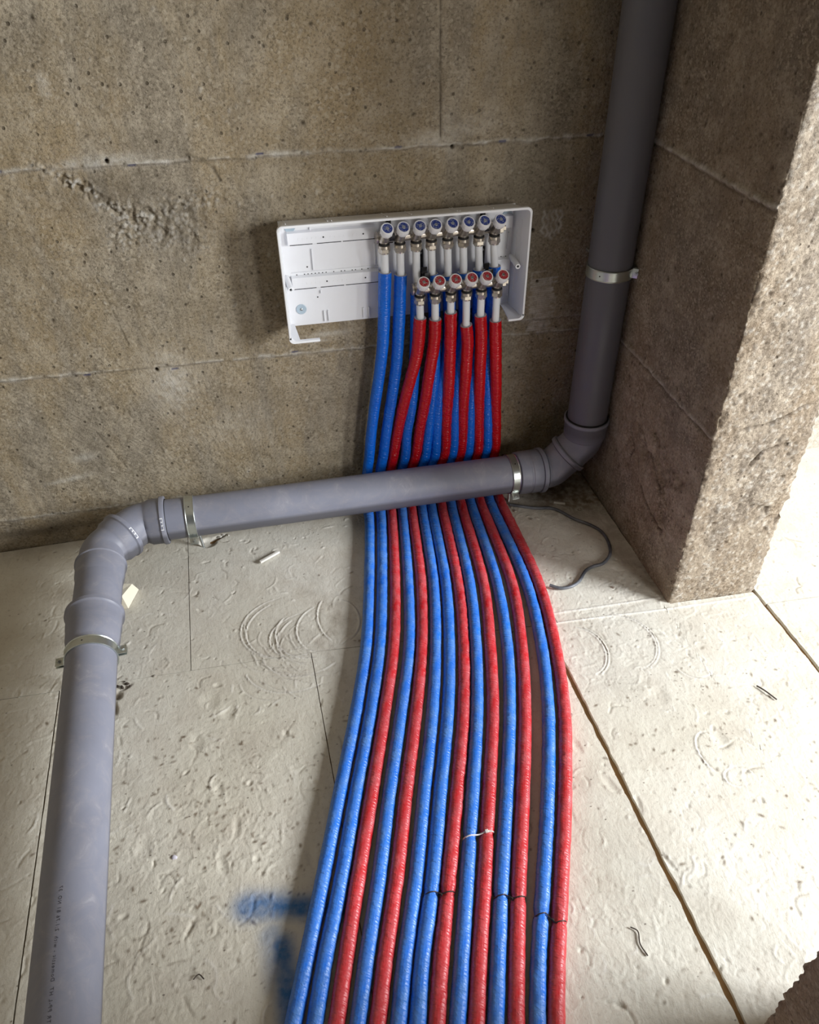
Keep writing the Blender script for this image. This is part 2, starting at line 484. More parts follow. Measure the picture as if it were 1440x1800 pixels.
def mat_drain(name='grey_drain_pipe', dust=1.0):  # dust: strength of the pale layer, dust plus painted light
    n = NT(name)
    big = n.noise(5.5, detail=5, rough=.6, dist=.6); sc = n.noise(22, n.vec((1, 1, 1), 'Position'), 6, .7, .8)
    c = n.mix(n.math('MULTIPLY', n.ramp(big, [(.50, (0, 0, 0)), (.64, (1, 1, 1))]), .45), (.118, .118, .140), (.135, .13, .14))
    g = n.node('ShaderNodeNewGeometry'); sn = n.node('ShaderNodeSeparateXYZ'); n.L(g.outputs['Normal'], sn.inputs[0])
    up = n.math('MULTIPLY', n.ramp(n.math('ADD', sn.outputs[2], .15), [(.0, (0, 0, 0)), (.22, (1, 1, 1))]), n.ramp(big, [(.30, (.7 * dust,) * 3), (.60, (dust,) * 3)]))  # dust plus painted light: top and side faces paler than undersides
    c = n.mix(up, c, n.mix(n.ramp(sc, [(.46, (0, 0, 0)), (.72, (1, 1, 1))]), (.235, .245, .305), (.29, .285, .325)))
    c = n.mix(n.math('MULTIPLY', n.ramp(sc, [(.60, (0, 0, 0)), (.72, (1, 1, 1))]), n.math('MULTIPLY', up, .35)), c, (.42, .43, .50))
    fl = n.noise(300, detail=3)
    nb = n.bump(fl, .15, .0006)
    return n.done(c, n.ramp(big, [(.4, (.42, .42, .42)), (.7, (.62, .62, .62))]), nb, Specular_IOR_Level=.45)
M_DRAIN = mat_drain()
M_DRAIN_SHADED = mat_drain('shaded_grey_drain_pipe', .0)  # same plastic without the pale layer, shade of the riser put into its colour

def mat_sleeve(name, col, deep, dust):
    n = NT(name)
    # wrinkled film: ridges across the pipe (UV: x around, y along in metres)
    uv = n.node('ShaderNodeSeparateXYZ'); n.L(n.tc.outputs['UV'], uv.inputs[0])
    def slanted(ku, kv, skew):
        x = n.math('MULTIPLY', uv.outputs[0], ku); y = n.math('MULTIPLY', n.math('ADD', uv.outputs[1], n.math('MULTIPLY', uv.outputs[0], skew)), kv)
        cb = n.node('ShaderNodeCombineXYZ'); n.L(x, cb.inputs[0]); n.L(y, cb.inputs[1]); return cb.outputs[0]
    v1 = slanted(4, 300, .012); v2 = slanted(5, 170, .05); v3 = n.vec((5, 22, 1), 'UV')
    a = n.noise(1.0, v1, 1.5, .45, .2); b = n.noise(1.0, v2, 1.5, .5, .4); d = n.noise(1.0, v3, 5, .65)
    e = n.noise(1.0, slanted(24, 10, 0), 3, .6, .3)
    g = n.node('ShaderNodeNewGeometry'); s2 = n.node('ShaderNodeSeparateXYZ'); n.L(g.outputs['Position'], s2.inputs[0])
    low = n.ramp(s2.outputs[2], [(.03, (1, 1, 1)), (.09, (0, 0, 0))])       # the stretch that lies on the dusty floor
    sn = n.node('ShaderNodeSeparateXYZ'); n.L(g.outputs['Normal'], sn.inputs[0])
    dm = n.math('MULTIPLY', n.math('MULTIPLY', low, n.ramp(d, [(.32, (0, 0, 0)), (.66, (1, 1, 1))])), .62)
    c = n.mix(n.ramp(n.noise(1.0, n.vec((3, 9, 1), 'UV'), 3), [(.35, (0, 0, 0)), (.7, (1, 1, 1))]), col, deep)
    c = n.mix(dm, c, dust)
    scf = n.ramp(n.noise(1.0, n.vec((10, 60, 1), 'UV'), 6, .7), [(.66, (0, 0, 0)), (.74, (1, 1, 1))])
    c = n.mix(n.math('MULTIPLY', n.math('MULTIPLY', scf, low), .35), c, (.55, .55, .55))
    nb = n.bump(a, .9, .0022); nb = n.bump(n.math('MULTIPLY', n.ramp(b, [(.48, (0, 0, 0)), (.62, (1, 1, 1))]), n.ramp(d, [(.40, (.15, .15, .15)), (.6, (1, 1, 1))])), .6, .0008, nb); nb = n.bump(e, .5, .0010, nb)
    r = n.math('ADD', n.math('MULTIPLY', low, .13), .22)
    return n.done(c, r, nb, Specular_IOR_Level=.5)
M_BLUE = mat_sleeve('blue_film', (.004, .155, .74), (.003, .11, .60), (.15, .30, .56))
M_RED = mat_sleeve('red_film', (.55, .006, .010), (.42, .004, .008), (.56, .15, .17))

def mat_disc(name, col):
    n = NT(name)
    # coloured ring broken by pale print around a bright centre
    v = n.vec((1, 1, 1), 'UV'); m = n.noise(480, None, 2)
    c = n.mix(n.ramp(m, [(.55, (0, 0, 0)), (.62, (1, 1, 1))]), col, (.35, .37, .36))
    return n.done(c, .3)
M_DBLUE = mat_disc('blue_disc', (.008, .03, .22)); M_DRED = mat_disc('red_disc', (.38, .008, .02))

rng = np.random.RandomState(7); random.seed(7)

# ------------------------------------------------------------------ structure: back wall
def build_wall():
    R = Raster(-.72, .95, -.02, 1.30, .0018)
    X, Y = R.X, R.Y
    R.H += fbm(X, Y, 7, 5, 1) * .0030 + fbm(X, Y, 60, 3, 2) * .0018
    rough = np.clip(fbm(X, Y, 3.1, 3, 40) * 2.2 - .1, 0, 1)
    d, val = cells(X, Y, 110, 11)
    R.H += rough * (.6 - d) * .0026 * (val > .4)
    R.M[..., 1] = np.maximum(R.M[..., 1], .35 * rough * (d > .75))
    # formwork board joints
    def jline(pts, amp, cv, w=.003):
        n = 60; P = np.array(pts); t = np.linspace(0, 1, n)
        xs = np.interp(t, np.linspace(0, 1, len(P)), P[:, 0]); ys = np.interp(t, np.linspace(0, 1, len(P)), P[:, 1])
        ys = ys + rng.randn(n) * .0012
        for k in range(n - 1):
            if rng.rand() < .10: continue
            a = amp * (.4 + 1.1 * rng.rand()) * (1 if rng.rand() < .75 else -1.2)
            R.stroke([(xs[k], ys[k]), (xs[k + 1], ys[k + 1])], w * (.7 + 1.3 * rng.rand()), a, 0, min(1, 1.3 * cv * (.3 + .9 * rng.rand())))
        R.stroke(list(zip(xs, ys - .004)), .0022, -.0012, 1, .45, jitter=.6)
    jline([(-.72, .957), (.5, .9385), (.90, .9315)], .0026, .75)
    jline([(-.72, .503), (.2, .476), (.90, .450)], .0030, .65)
    jline([(-.72, .10), (-.2, .09)], .0016, .5)
    jline([(.60, .498), (.92, .49)], .0012, .3)
    R.stroke([(.4825, 1.29), (.484, 1.1), (.486, .955)], .0020, -.0030, 1, .8, jitter=.5)
    # efflorescence and pale smears
    for x, y, rx, ry, a, v in [(-.24, .955, .09, .012, .03, .8), (.47, .95, .06, .018, 0, .6), (-.19, .44, .05, .08, 0, .7), (-.05, .30, .1, .05, .3, .22),
                               (.50, .955, .02, .05, 0, .4), (-.45, .26, .03, .012, .1, .5), (-.5, .20, .05, .008, .1, .6), (.55, .97, .05, .02, .2, .35),
                               (-.02, .1, .06, .01, .3, .3), (.20, .52, .05, .008, 0, .6), (.17, .505, .03, .004, 0, .7), (-.33, .07, .04, .02, .1, .8), (.77, .5, .03, .03, 0, .3), (-.3, 1.1, .01, .02, 0, .5)]:
        R.blob(x, y, rx, ry, a, 0, 0, v)
    # darker damp patches (stains of the formwork)
    for x, y, rx, ry, v in [(-.25, .90, .12, .05, .35), (-.1, .82, .12, .06, .3), (.2, .93, .12, .03, .2), (-.5, .8, .15, .1, .12), (-.6, .05, .2, .015, .6), (-.35, .015, .15, .02, .7), (.6, 1.1, .12, .12, .16), (.40, 1.10, .07, .16, .28), (.66, 1.12, .05, .16, .2), (-.12, .62, .20, .05, .14), (.0, .36, .12, .06, .16), (-.35, 1.15, .2, .05, .16), (.12, 1.2, .1, .05, .18), (.75, .75, .08, .2, .22), (.78, .3, .07, .2, .25)]:
        R.blob(x, y, rx, ry, 0, 0, 1, v)
    # honeycombed band where the stones show
    band = [(-.36, .955), (-.31, .93), (-.264, .904), (-.255, .878), (-.21, .857), (-.151, .835), (-.106, .844), (-.054, .865), (-.035, .862)]
    mask = np.zeros_like(X)
    for (xa, ya), (xb, yb) in zip(band[:-1], band[1:]):
        L = math.hypot(xb - xa, yb - ya)
        t = np.clip(((X - xa) * (xb - xa) + (Y - ya) * (yb - ya)) / L ** 2, 0, 1)
        dd = np.hypot(X - xa - t * (xb - xa), Y - ya - t * (yb - ya))
        wd = .014 + .010 * (xa > -.22)
        mask = np.maximum(mask, np.exp(-(dd / wd) ** 2))
    for x, y, r in [(-.13, .82, .05), (-.10, .83, .04), (-.05, .862, .02), (-.21, .81, .04), (-.07, .80, .04)]:
        mask = np.maximum(mask, .75 * np.exp(-(((X - x) ** 2 + (Y - y) ** 2) / r ** 2)))
    mask *= np.clip(.85 + .9 * fbm(X, Y, 24, 3, 70), 0, 1.3)
    d, val = cells(X, Y, 115, 21); d2, v2 = cells(X, Y, 70, 22)
    R.H += mask * ((val - .5) * .008 + (.5 - d) * .004 + (v2 - .6) * .009 + (.4 - d2) * .003 - .003)
    R.M[..., 1] = np.maximum(R.M[..., 1], np.clip(mask * (np.clip(d - .55, 0, 1) * 2.2 + np.clip(d2 - .6, 0, 1) * 1.6), 0, .85))
    R.M[..., 0] = np.maximum(R.M[..., 0], np.clip(mask * (val > .45) * (d < .5) * 1.0, 0, 1))
    R.stroke([(-.06, .957), (-.03, .945), (-.01, .925), (.0, .90)], .003, -.003, 1, .6, jitter=.8)
    # bug holes and grit
    for k in range(650):
        x, y = rng.uniform(-.7, .9), rng.uniform(.02, 1.28)
        r = .0005 + .0028 * rng.rand() ** 6
        if y > .95: r *= 1.3
        R.blob(x, y, r * rng.uniform(.8, 1.6), r, rng.uniform(0, 3), -.0035, 1, .9, pw=3)
    for k in range(900):
        x, y = rng.uniform(-.7, .9), rng.uniform(.02, 1.28)
        r = .0012 + .0028 * rng.rand() ** 2
        R.blob(x, y, r * rng.uniform(1, 2), r, rng.uniform(.6, 1.6), .0018, 0, .45 * rng.rand(), pw=3)
    for x, y in [(-.22, .956), (.513, .932), (-.221, .479), (.744, .596), (.72, .728)]:
        R.blob(x, y, .004, .004, 0, -.012, 1, 1.2, pw=6)
    for x, y in [(-.172, .945), (-.43, .952), (.09, .948), (.39, .940), (.63, .935), (.115, .482), (-.178, .476), (-.38, .487), (.84, .934)]:
        R.stroke([(x - .007, y), (x + .007, y)], .0018, -.002, 2, 1.0)
    # faint old chalk marks beside the cabinet
    for k in range(5):
        x = .745 + k * .011
        pts = [(x + .004 * math.sin(q * 1.9 + k * 1.3), .77 - q * .0075) for q in range(int(10 - abs(k - 2)))]
        R.stroke(pts, .0030, 0, 0, 1.0, jitter=.5)
    for k in range(26):
        y = .60 - k * .0055
        R.stroke([(.725 + .01 * rng.rand(), y), (.80 - .02 * rng.rand(), y + .002)], .0022, 0, 0, .7 + .3 * rng.rand(), jitter=.6)
    R.stroke([(.728, .575), (.728, .62), (.765, .622)], .0015, 0, 0, .7)
    # scratches
    for pts in ([(-.40, .33), (-.345, .19), (-.34, .09)], [(-.30, .72), (-.27, .55)]):
        R.stroke(pts, .0016, -.001, 1, .35, jitter=.5)
    xs = axis_pts(-1.9, .94, -.70, .93, .0024); zs = axis_pts(-.05, 2.6, -.0, 1.26, .0024)
    XX, ZZ = np.meshgrid(xs, zs)
    H, Mk = R.sample(XX, ZZ)
    edge = (XX < -.71) | (ZZ > 1.29)
    H = np.where(edge, 0, H); Mk = Mk * np.where((XX < -.702) | (ZZ > 1.262), 0, 1)[..., None]
    V = np.stack([XX, -H, ZZ], -1).reshape(-1, 3)
    big_mesh('wall_back', V, grid_faces(len(xs), len(zs)), Mk.reshape(-1, 4), M_WALL)
build_wall()

# ------------------------------------------------------------------ structure: right wall ending in the door jamb, and the wall stub near the camera
def swept_wall(name, prof, z0, z1, zf, seed, fine, rngs, joints, feat, mat):
    """a wall whose plan outline is prof (x, y points, left side outside); displaced along its normal"""
    P = np.array(prof, float)
    seg = np.linalg.norm(np.diff(P, axis=0), axis=1); S = np.concatenate([[0], np.cumsum(seg)])
    s = np.concatenate([axis_pts(S[k], S[k + 1], S[k] + (0 if fn else 9), S[k + 1], fine, .12)[(0 if k == 0 else 1):] for k, fn in enumerate(rngs)])
    zs = axis_pts(z0, z1, z0, zf, fine)
    # rounded corners: smooth the outline a little
    def at(q): return np.stack([np.interp(q, S, P[:, 0]), np.interp(q, S, P[:, 1])], -1)
    e = .004
    Pt = (at(s - e) + at(s + e) + at(s)) / 3
    T = at(s + e) - at(s - e); T /= np.linalg.norm(T, axis=1)[:, None] + 1e-12
    N = np.stack([T[:, 1], -T[:, 0]], -1)
    SS, ZZ = np.meshgrid(s, zs)
    R = Raster(-.02, S[-1] + .02, z0 - .02, zf + .02, fine * .8)
    X, Y = R.X, R.Y
    R.H += fbm(X, Y, 6, 5, seed) * .004 + fbm(X, Y, 45, 3, seed + 3) * .0016
    for k in range(1, len(S) - 1):
        if S[k] > 2.2: continue
        ed = np.exp(-(np.abs(X - S[k]) / .010) ** 2)
        R.H += -ed * (.0015 + .0065 * np.clip(fbm(X * .4, Y, 70, 3, seed + 9) + .25, 0, 1))
        R.H += ed * .004 * fbm(X * .3, Y, 130, 2, seed + 12)
    feat(R, X, Y, S)
    H, Mk = R.sample(SS, ZZ)
    H = np.where(ZZ > zf, 0, H)
    V = np.stack([Pt[:, 0][None, :] + N[:, 0][None, :] * H, Pt[:, 1][None, :] + N[:, 1][None, :] * H, ZZ], -1).reshape(-1, 3)
    F = grid_faces(len(s), len(zs))
    # close the back with plain faces
    o = big_mesh(name, V, F, Mk.reshape(-1, 4), mat)
    return o

def jamb_feat(R, X, Y, S):
    c1 = S[1]
    side = X < c1; front = (X >= c1) & (X < S[2])
    d, v = cells(X, Y, 120, 31); d2, v2 = cells(X, Y, 62, 33)
    R.H += np.where(front, (.55 - d) * .0030 + (.5 - d2) * .0024, (.55 - d) * .0008)
    R.M[..., 1] = np.maximum(R.M[..., 1], np.where(front, np.clip(d - .62, 0, 1) * 1.1, np.clip(d - .8, 0, 1)))
    R.M[..., 0] = np.maximum(R.M[..., 0], np.where(front, (v > .80) * (d < .4) * .55, 0))
    # board joints on the inner face (s grows from the room corner to the jamb)
    for z, c in ((.953, .75), (.488, .5)):
        n = 40; xs = np.linspace(.02, c1 - .004, n); ys = z + rng.randn(n) * .001
        for k in range(n - 1):
            R.stroke([(xs[k], ys[k]), (xs[k + 1], ys[k + 1])], .0050, .0035 * (.4 + rng.rand()), 0, min(1, 1.3 * c * (.4 + .7 * rng.rand())))
        R.stroke(list(zip(xs, ys - .009)), .0022, -.002, 1, .5, jitter=.8)
    # spalled patches and cracks near the foot
    def spall(x, y, r, a):
        w = R.win(x, y, r * 2.2); x_, y_ = X[w], Y[w]
        m = np.exp(-(((x_ - x) ** 2 + (y_ - y) ** 2) / r ** 2)) * np.clip(.4 + 1.6 * fbm(x_, y_, 22, 4, 91), 0, 1)
        m = np.clip((m - .25) * 4, 0, 1)
        dd, vv = cells(x_, y_, 95, 35)
        R.H[w] += m * (-a + (.5 - dd) * .005)
        R.M[w + (1,)] = np.maximum(R.M[w + (1,)], m * np.clip(dd - .5, 0, 1) * 1.5)
    for x, y, r, a in ((.33, .33, .07, .006), (.42, .29, .07, .007), (.47, .22, .06, .005), (.30, .24, .05, .004), (.53, .18, .05, .006), (.40, .16, .05, .004), (.50, .33, .05, .005),
                       (c1 + .14, .42, .06, .005), (c1 + .18, .34, .05, .006), (c1 + .12, .28, .05, .005), (c1 + .2, .25, .05, .006)):
        spall(x, y, r, a)
    for pts in ([(.30, .38), (.33, .335), (.37, .30), (.41, .285), (.45, .25), (.47, .235)], [(.36, .20), (.42, .17), (.49, .155), (.56, .12)], [(c1 + .05, .50), (c1 + .12, .51), (c1 + .20, .55)],
                [(c1 + .1, .40), (c1 + .12, .44), (c1 + .18, .45)], [(.28, .30), (.31, .26), (.30, .22)]):
        n = len(pts) * 6; t = np.linspace(0, len(pts) - 1, n); q = np.array(pts)
        xs = np.interp(t, range(len(pts)), q[:, 0]) + rng.randn(n) * .002; ys = np.interp(t, range(len(pts)), q[:, 1]) + rng.randn(n) * .002
        R.stroke(list(zip(xs, ys)), .0026, -.005, 1, .8, jitter=.9)
    for k in range(500):
        x, y = rng.uniform(.0, S[2]), rng.uniform(.01, 1.3)
        r = .001 + .003 * rng.rand() ** 2
        R.blob(x, y, r * rng.uniform(1, 1.8), r, rng.uniform(0, 3), -.003, 1, .9, pw=3)
    for k in range(500):
        x, y = rng.uniform(c1, S[2]), rng.uniform(.01, 1.3)
        r = .0015 + .0035 * rng.rand() ** 2
        R.blob(x, y, r * rng.uniform(1, 2), r, rng.uniform(0, 3), .002, 0, .6 * rng.rand(), pw=3)
    R.H += -.002 * np.exp(-(Y / .006) ** 2)

swept_wall('wall_right', [(.925, .0), (.911, -.6135), (1.1415, -.626), (1.1415, -.05)], -.03, 2.6, 1.32, 50, .0032, [1, 1, 0], 0, jamb_feat, M_JAMB)

def stub_feat(R, X, Y, S):
    d, v = cells(X, Y, 120, 61)
    R.H += (.55 - d) * .002
    for k in range(1, 3):
        ed = np.exp(-(np.abs(X - S[k]) / .012) ** 2)
        R.H += ed * .007 * fbm(X * .25, Y, 55, 3, 64)
swept_wall('wall_near_stub', [(.80, -1.486), (.80, -1.486), (.60, -1.486), (.60, -1.66), (.80, -1.66), (.80, -1.487)][1:], -.03, 2.6, .9, 80, .0045, [1, 1, 0, 0], 0, stub_feat, M_JAMB)

# wall of the next room, seen past the jamb
def plain_wall(name, x0, x1, y, z0, z1):
    xs = np.linspace(x0, x1, 120); zs = np.linspace(z0, z1, 160)
    XX, ZZ = np.meshgrid(xs, zs)
    H = fbm(XX, ZZ, 9, 4, 5) * .002
    Mk = np.zeros(XX.shape + (4,)); Mk[..., 0] = .6
    big_mesh(name, np.stack([XX, y - H, ZZ], -1).reshape(-1, 3), grid_faces(120, 160), Mk.reshape(-1, 4), M_WALL)
plain_wall('wall_next_room', 1.1415, 2.6, -.107, -.03, 2.6)
def quad_struct(name, V, mat):
    b = MB(); b.add(V, [(0, 1, 2, 3)]); o = b.build(name, mat, None, 0, False); o['kind'] = 'structure'; return o
M_PLASTER = simple('bare_plaster', (.42, .37, .30), .95, bump=.002, bsc=30)
quad_struct('ceiling', [(-1.9, -2.4, 2.6), (1.0, -2.4, 2.6), (1.0, .0, 2.6), (-1.9, .0, 2.6)], M_PLASTER)
quad_struct('wall_left', [(-1.9, -2.4, -.03), (-1.9, 0, -.03), (-1.9, 0, 2.6), (-1.9, -2.4, 2.6)], M_PLASTER)

# ------------------------------------------------------------------ structure: floor of insulation boards with open joints
SX = [-1.9, -.65, -.238, .037, .625, 1.307, 2.6]; SY = [-.455, -.525, -.543, -.555, -.606, -.650, -.72]
def seam(x): return float(np.interp(x, SX, SY))
FR = Raster(-.80, 1.75, -1.62, .02, .0016)
def floor_relief():
    R = FR; X, Y = R.X, R.Y
    R.H += fbm(X, Y, 5, 4, 101) * .0010 + fbm(X, Y, 38, 3, 102) * .00045
    act = np.clip(fbm(X, Y, 3.0, 2, 103) * 1.6 + .55, 0.1, 1)          # trodden areas
    w1 = np.abs(fbm(X + .02 * fbm(X, Y, 12, 2, 7), Y, 22, 3, 104))
    R.H += act * .0008 * np.exp(-(w1 / .035) ** 2)
    R.H -= act * .0008 * np.exp(-(np.abs(fbm(X, Y, 31, 3, 105)) / .04) ** 2)
    def wob(p, q, bend, n=7):
        xs = np.linspace(p[0], q[0], n); ys = np.linspace(p[1], q[1], n)
        t = np.linspace(0, 1, n); nx, ny = -(q[1] - p[1]), q[0] - p[0]
        return list(zip(xs + nx * bend * np.sin(t * math.pi), ys + ny * bend * np.sin(t * math.pi)))
    for k in range(1500):                                               # scratches, nicks and curls of the foil
        x, y = rng.uniform(-.75, 1.5), rng.uniform(-1.55, -.02)
        a = rng.uniform(0, math.pi) if rng.rand() < .5 else rng.normal(1.1, .5)
        l = .004 + .045 * rng.rand() ** 2.5
        up = rng.rand() < .55
        R.stroke(wob((x, y), (x + l * math.cos(a), y + l * math.sin(a)), rng.uniform(-.35, .35), 5), .0010 + .0012 * rng.rand(),
                 (.0011 if up else -.0014) * (.3 + rng.rand()), 0 if up else 1, .7 * rng.rand() if up else .7 * rng.rand())
    for k in range(230):                                                # dents
        x, y = rng.uniform(-.75, 1.5), rng.uniform(-1.55, -.02)
        r = .0025 + .007 * rng.rand() ** 2
        R.blob(x, y, r, r * rng.uniform(.3, .8), rng.uniform(0, 3), -.0026 * rng.rand() - .0006, None, 0, .0009)
    for k in range(1700):                                               # specks of dirt, thicker where people walked
        x, y = rng.uniform(-.75, 1.5), rng.uniform(-1.55, -.02)
        if rng.rand() < .4: x, y = rng.normal(-.22, .13), rng.normal(-.95, .20)
        elif rng.rand() < .3: x, y = rng.normal(.85, .16), rng.normal(-.95, .14)
        r = .0008 + .0024 * rng.rand() ** 3
        R.blob(x, y, r * rng.uniform(1, 2.5), r, rng.uniform(0, 3), .0004, 1, .95, pw=4)
    for k in range(26):                                                 # brownish smears
        x, y = (rng.normal(-.22, .14), rng.normal(-.95, .22)) if rng.rand() < .6 else (rng.normal(.85, .2), rng.normal(-.95, .15))
        R.blob(x, y, rng.uniform(.02, .06), rng.uniform(.015, .04), rng.uniform(0, 3), 0, 1, rng.uniform(.10, .22))
    # drag marks round the bundle: big swirls left and right
    def ring(cx, cy, rx, ry, a0, a1, rot=0, up=.0019, w=.0019, cv=.8):
        n = 26; pts = []
        for q in np.linspace(a0, a1, n):
            u, v = rx * math.cos(q), ry * math.sin(q)
            pts.append((cx + u * math.cos(rot) - v * math.sin(rot), cy + u * math.sin(rot) + v * math.cos(rot)))
        R.stroke(pts, w, up, 0, cv); R.stroke([(a + .0034, b) for a, b in pts], w * .8, -up * .7, 1, .45)
    for cx, cy, rx, ry, a0, a1, rt in [(-.005, -.46, .115, .10, 1.7, 4.6, 0), (-.0, -.465, .108, .095, 1.9, 4.9, .1), (.045, -.50, .10, .075, 1.8, 4.2, 0), (.05, -.50, .085, .07, 2.0, 4.4, .2),
                                       (.085, -.49, .075, .08, 1.9, 4.0, 0), (.02, -.53, .10, .09, 3.4, 5.4, 0), (.0, -.56, .12, .10, 3.3, 5.0, .1), (.12, -.46, .055, .085, 2.3, 4.1, 0),
                                       (.115, -.47, .05, .07, -1.3, 1.3, 0), (.03, -.50, .07, .06, 2.4, 4.2, .3), (.02, -.49, .06, .07, 2.2, 4.4, 0),
                                       (.64, -.70, .060, .075, -1.4, 1.2, 0), (.64, -.70, .066, .081, -1.2, .9, 0), (.75, -.70, .075, .085, -1.5, 1.4, 0), (.75, -.70, .080, .090, -1.2, 1.0, 0),
                                       (1.22, -.30, .07, .05, -1.4, 1.8, 0), (1.30, -.36, .05, .06, -1.4, 1.5, 0), (.88, -.78, .05, .06, 3.6, 5.2, 0), (.80, -1.02, .03, .05, 1.2, 3.9, 0), (.82, -1.08, .03, .02, 0, 5.0, 0)]:
        ring(cx, cy, rx, ry, a0, a1, rt)
    for k in range(26):
        cx, cy = .03 + rng.randn() * .03, -.52 + rng.randn() * .04
        a0 = rng.uniform(2.6, 4.0); ring(cx, cy, rng.uniform(.05, .12), rng.uniform(.05, .1), a0, a0 + rng.uniform(.5, 1.5), 0, .0012, .0014, .4)
    # boot dents near the gap
    for x, y, rx, ry, a in [(.535, -.935, .012, .028, .2), (.565, -1.035, .012, .032, .3), (.60, -1.09, .008, .03, -.2), (.60, -1.2, .007, .035, .3), (-.19, -.86, .012, .03, .2), (-.16, -.95, .01, .03, -.1), (-.19, -1.02, .012, .028, .2), (-.25, -1.12, .006, .03, -.6),
                            (.83, -.99, .02, .035, .2), (.76, -.86, .03, .03, .3), (-.23, -.74, .018, .03, .2), (-.33, -.95, .02, .03, 0), (-.03, -1.05, .01, .03, .2), (-.2, -.64, .025, .03, .5), (-.16, -.68, .02, .025, 0)]:
        R.blob(x, y, rx * .7, ry * .7, a, -.0022, None, 0, .0005)
    # strip of sealing tape between the rows (two raised lips)
    for pts in ([(.60, -.5745), (.9026, -.5875)], [(.60, -.604), (.905, -.6275), (1.13, -.640)]):
        R.stroke(pts, .0022, .0016, 0, .9)
    # drilled hole for the clamp rod and its broken rim
    R.blob(-.184, -.101, .0215, .0185, 0, -.0082, None, 0, 0, pw=8)
    R.blob(-.160, -.088, .016, .006, .35, -.012, 1, .9, pw=4); R.blob(-.145, -.083, .012, .004, .5, -.008, 1, .9, pw=4)
    R.blob(-.186, -.103, .030, .024, 0, 0, 0, .5, pw=6); R.blob(-.168, -.098, .010, .012, 0, 0, 1, .6, pw=6)
    # broken hole beside the left pipe
    R.blob(-.398, -.575, .010, .012, .4, -.007, 1, .9, pw=4); R.blob(-.405, -.605, .007, .022, .3, -.007, 1, .8, pw=4); R.blob(-.380, -.556, .014, .005, .5, -.004, 1, .9, pw=3)
    # dirt along the walls; corner and right wall side also carry painted shade
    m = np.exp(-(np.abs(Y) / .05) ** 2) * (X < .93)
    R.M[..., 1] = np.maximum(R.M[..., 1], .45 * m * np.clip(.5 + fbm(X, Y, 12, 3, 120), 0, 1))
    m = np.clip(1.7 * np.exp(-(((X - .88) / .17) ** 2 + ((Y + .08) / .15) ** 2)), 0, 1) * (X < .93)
    R.M[..., 1] = np.maximum(R.M[..., 1], .95 * m)  # corner dirt darkened further to paint in the shade
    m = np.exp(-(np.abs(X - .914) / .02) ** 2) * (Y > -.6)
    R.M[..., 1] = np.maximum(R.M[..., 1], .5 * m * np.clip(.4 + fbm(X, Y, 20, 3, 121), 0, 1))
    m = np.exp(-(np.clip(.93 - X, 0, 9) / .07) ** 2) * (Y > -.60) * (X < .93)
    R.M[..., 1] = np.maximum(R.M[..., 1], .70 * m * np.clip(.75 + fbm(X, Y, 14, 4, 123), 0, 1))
    m = np.exp(-(((X - .10) / .09) ** 2 + ((Y + .50) / .20) ** 2))
    R.M[..., 1] = np.maximum(R.M[..., 1], .45 * m * np.clip(.35 + 1.3 * fbm(X, Y, 26, 4, 122), 0, 1))
    # blue spray paint mark: a short bar and a longer one
    def spray(pts, w, v):
        for (xa, ya), (xb, yb) in zip(pts[:-1], pts[1:]):
            L = math.hypot(xb - xa, yb - ya); ww = R.win((xa + xb) / 2, (ya + yb) / 2, L / 2 + w * 3)
            x_, y_ = X[ww], Y[ww]
            t = np.clip(((x_ - xa) * (xb - xa) + (y_ - ya) * (yb - ya)) / L ** 2, 0, 1)
            d = np.hypot(x_ - xa - t * (xb - xa), y_ - ya - t * (yb - ya)) / w
            g = v * np.exp(-d ** 2.6) * (1 + .18 * fbm(x_, y_, 50, 3, 130))
            R.M[ww + (2,)] = np.clip(np.maximum(R.M[ww + (2,)], g), 0, 1)
    spray([(-.150, -1.106), (-.095, -1.118)], .027, .85); spray([(-.10, -1.118), (.02, -1.150)], .023, .97)
    spray([(-.112, -1.165), (-.106, -1.24)], .024, .5); spray([(-.098, -1.185), (-.096, -1.30), (-.095, -1.42)], .022, .97)
    R.H += -.0003 * R.M[..., 2]
floor_relief()

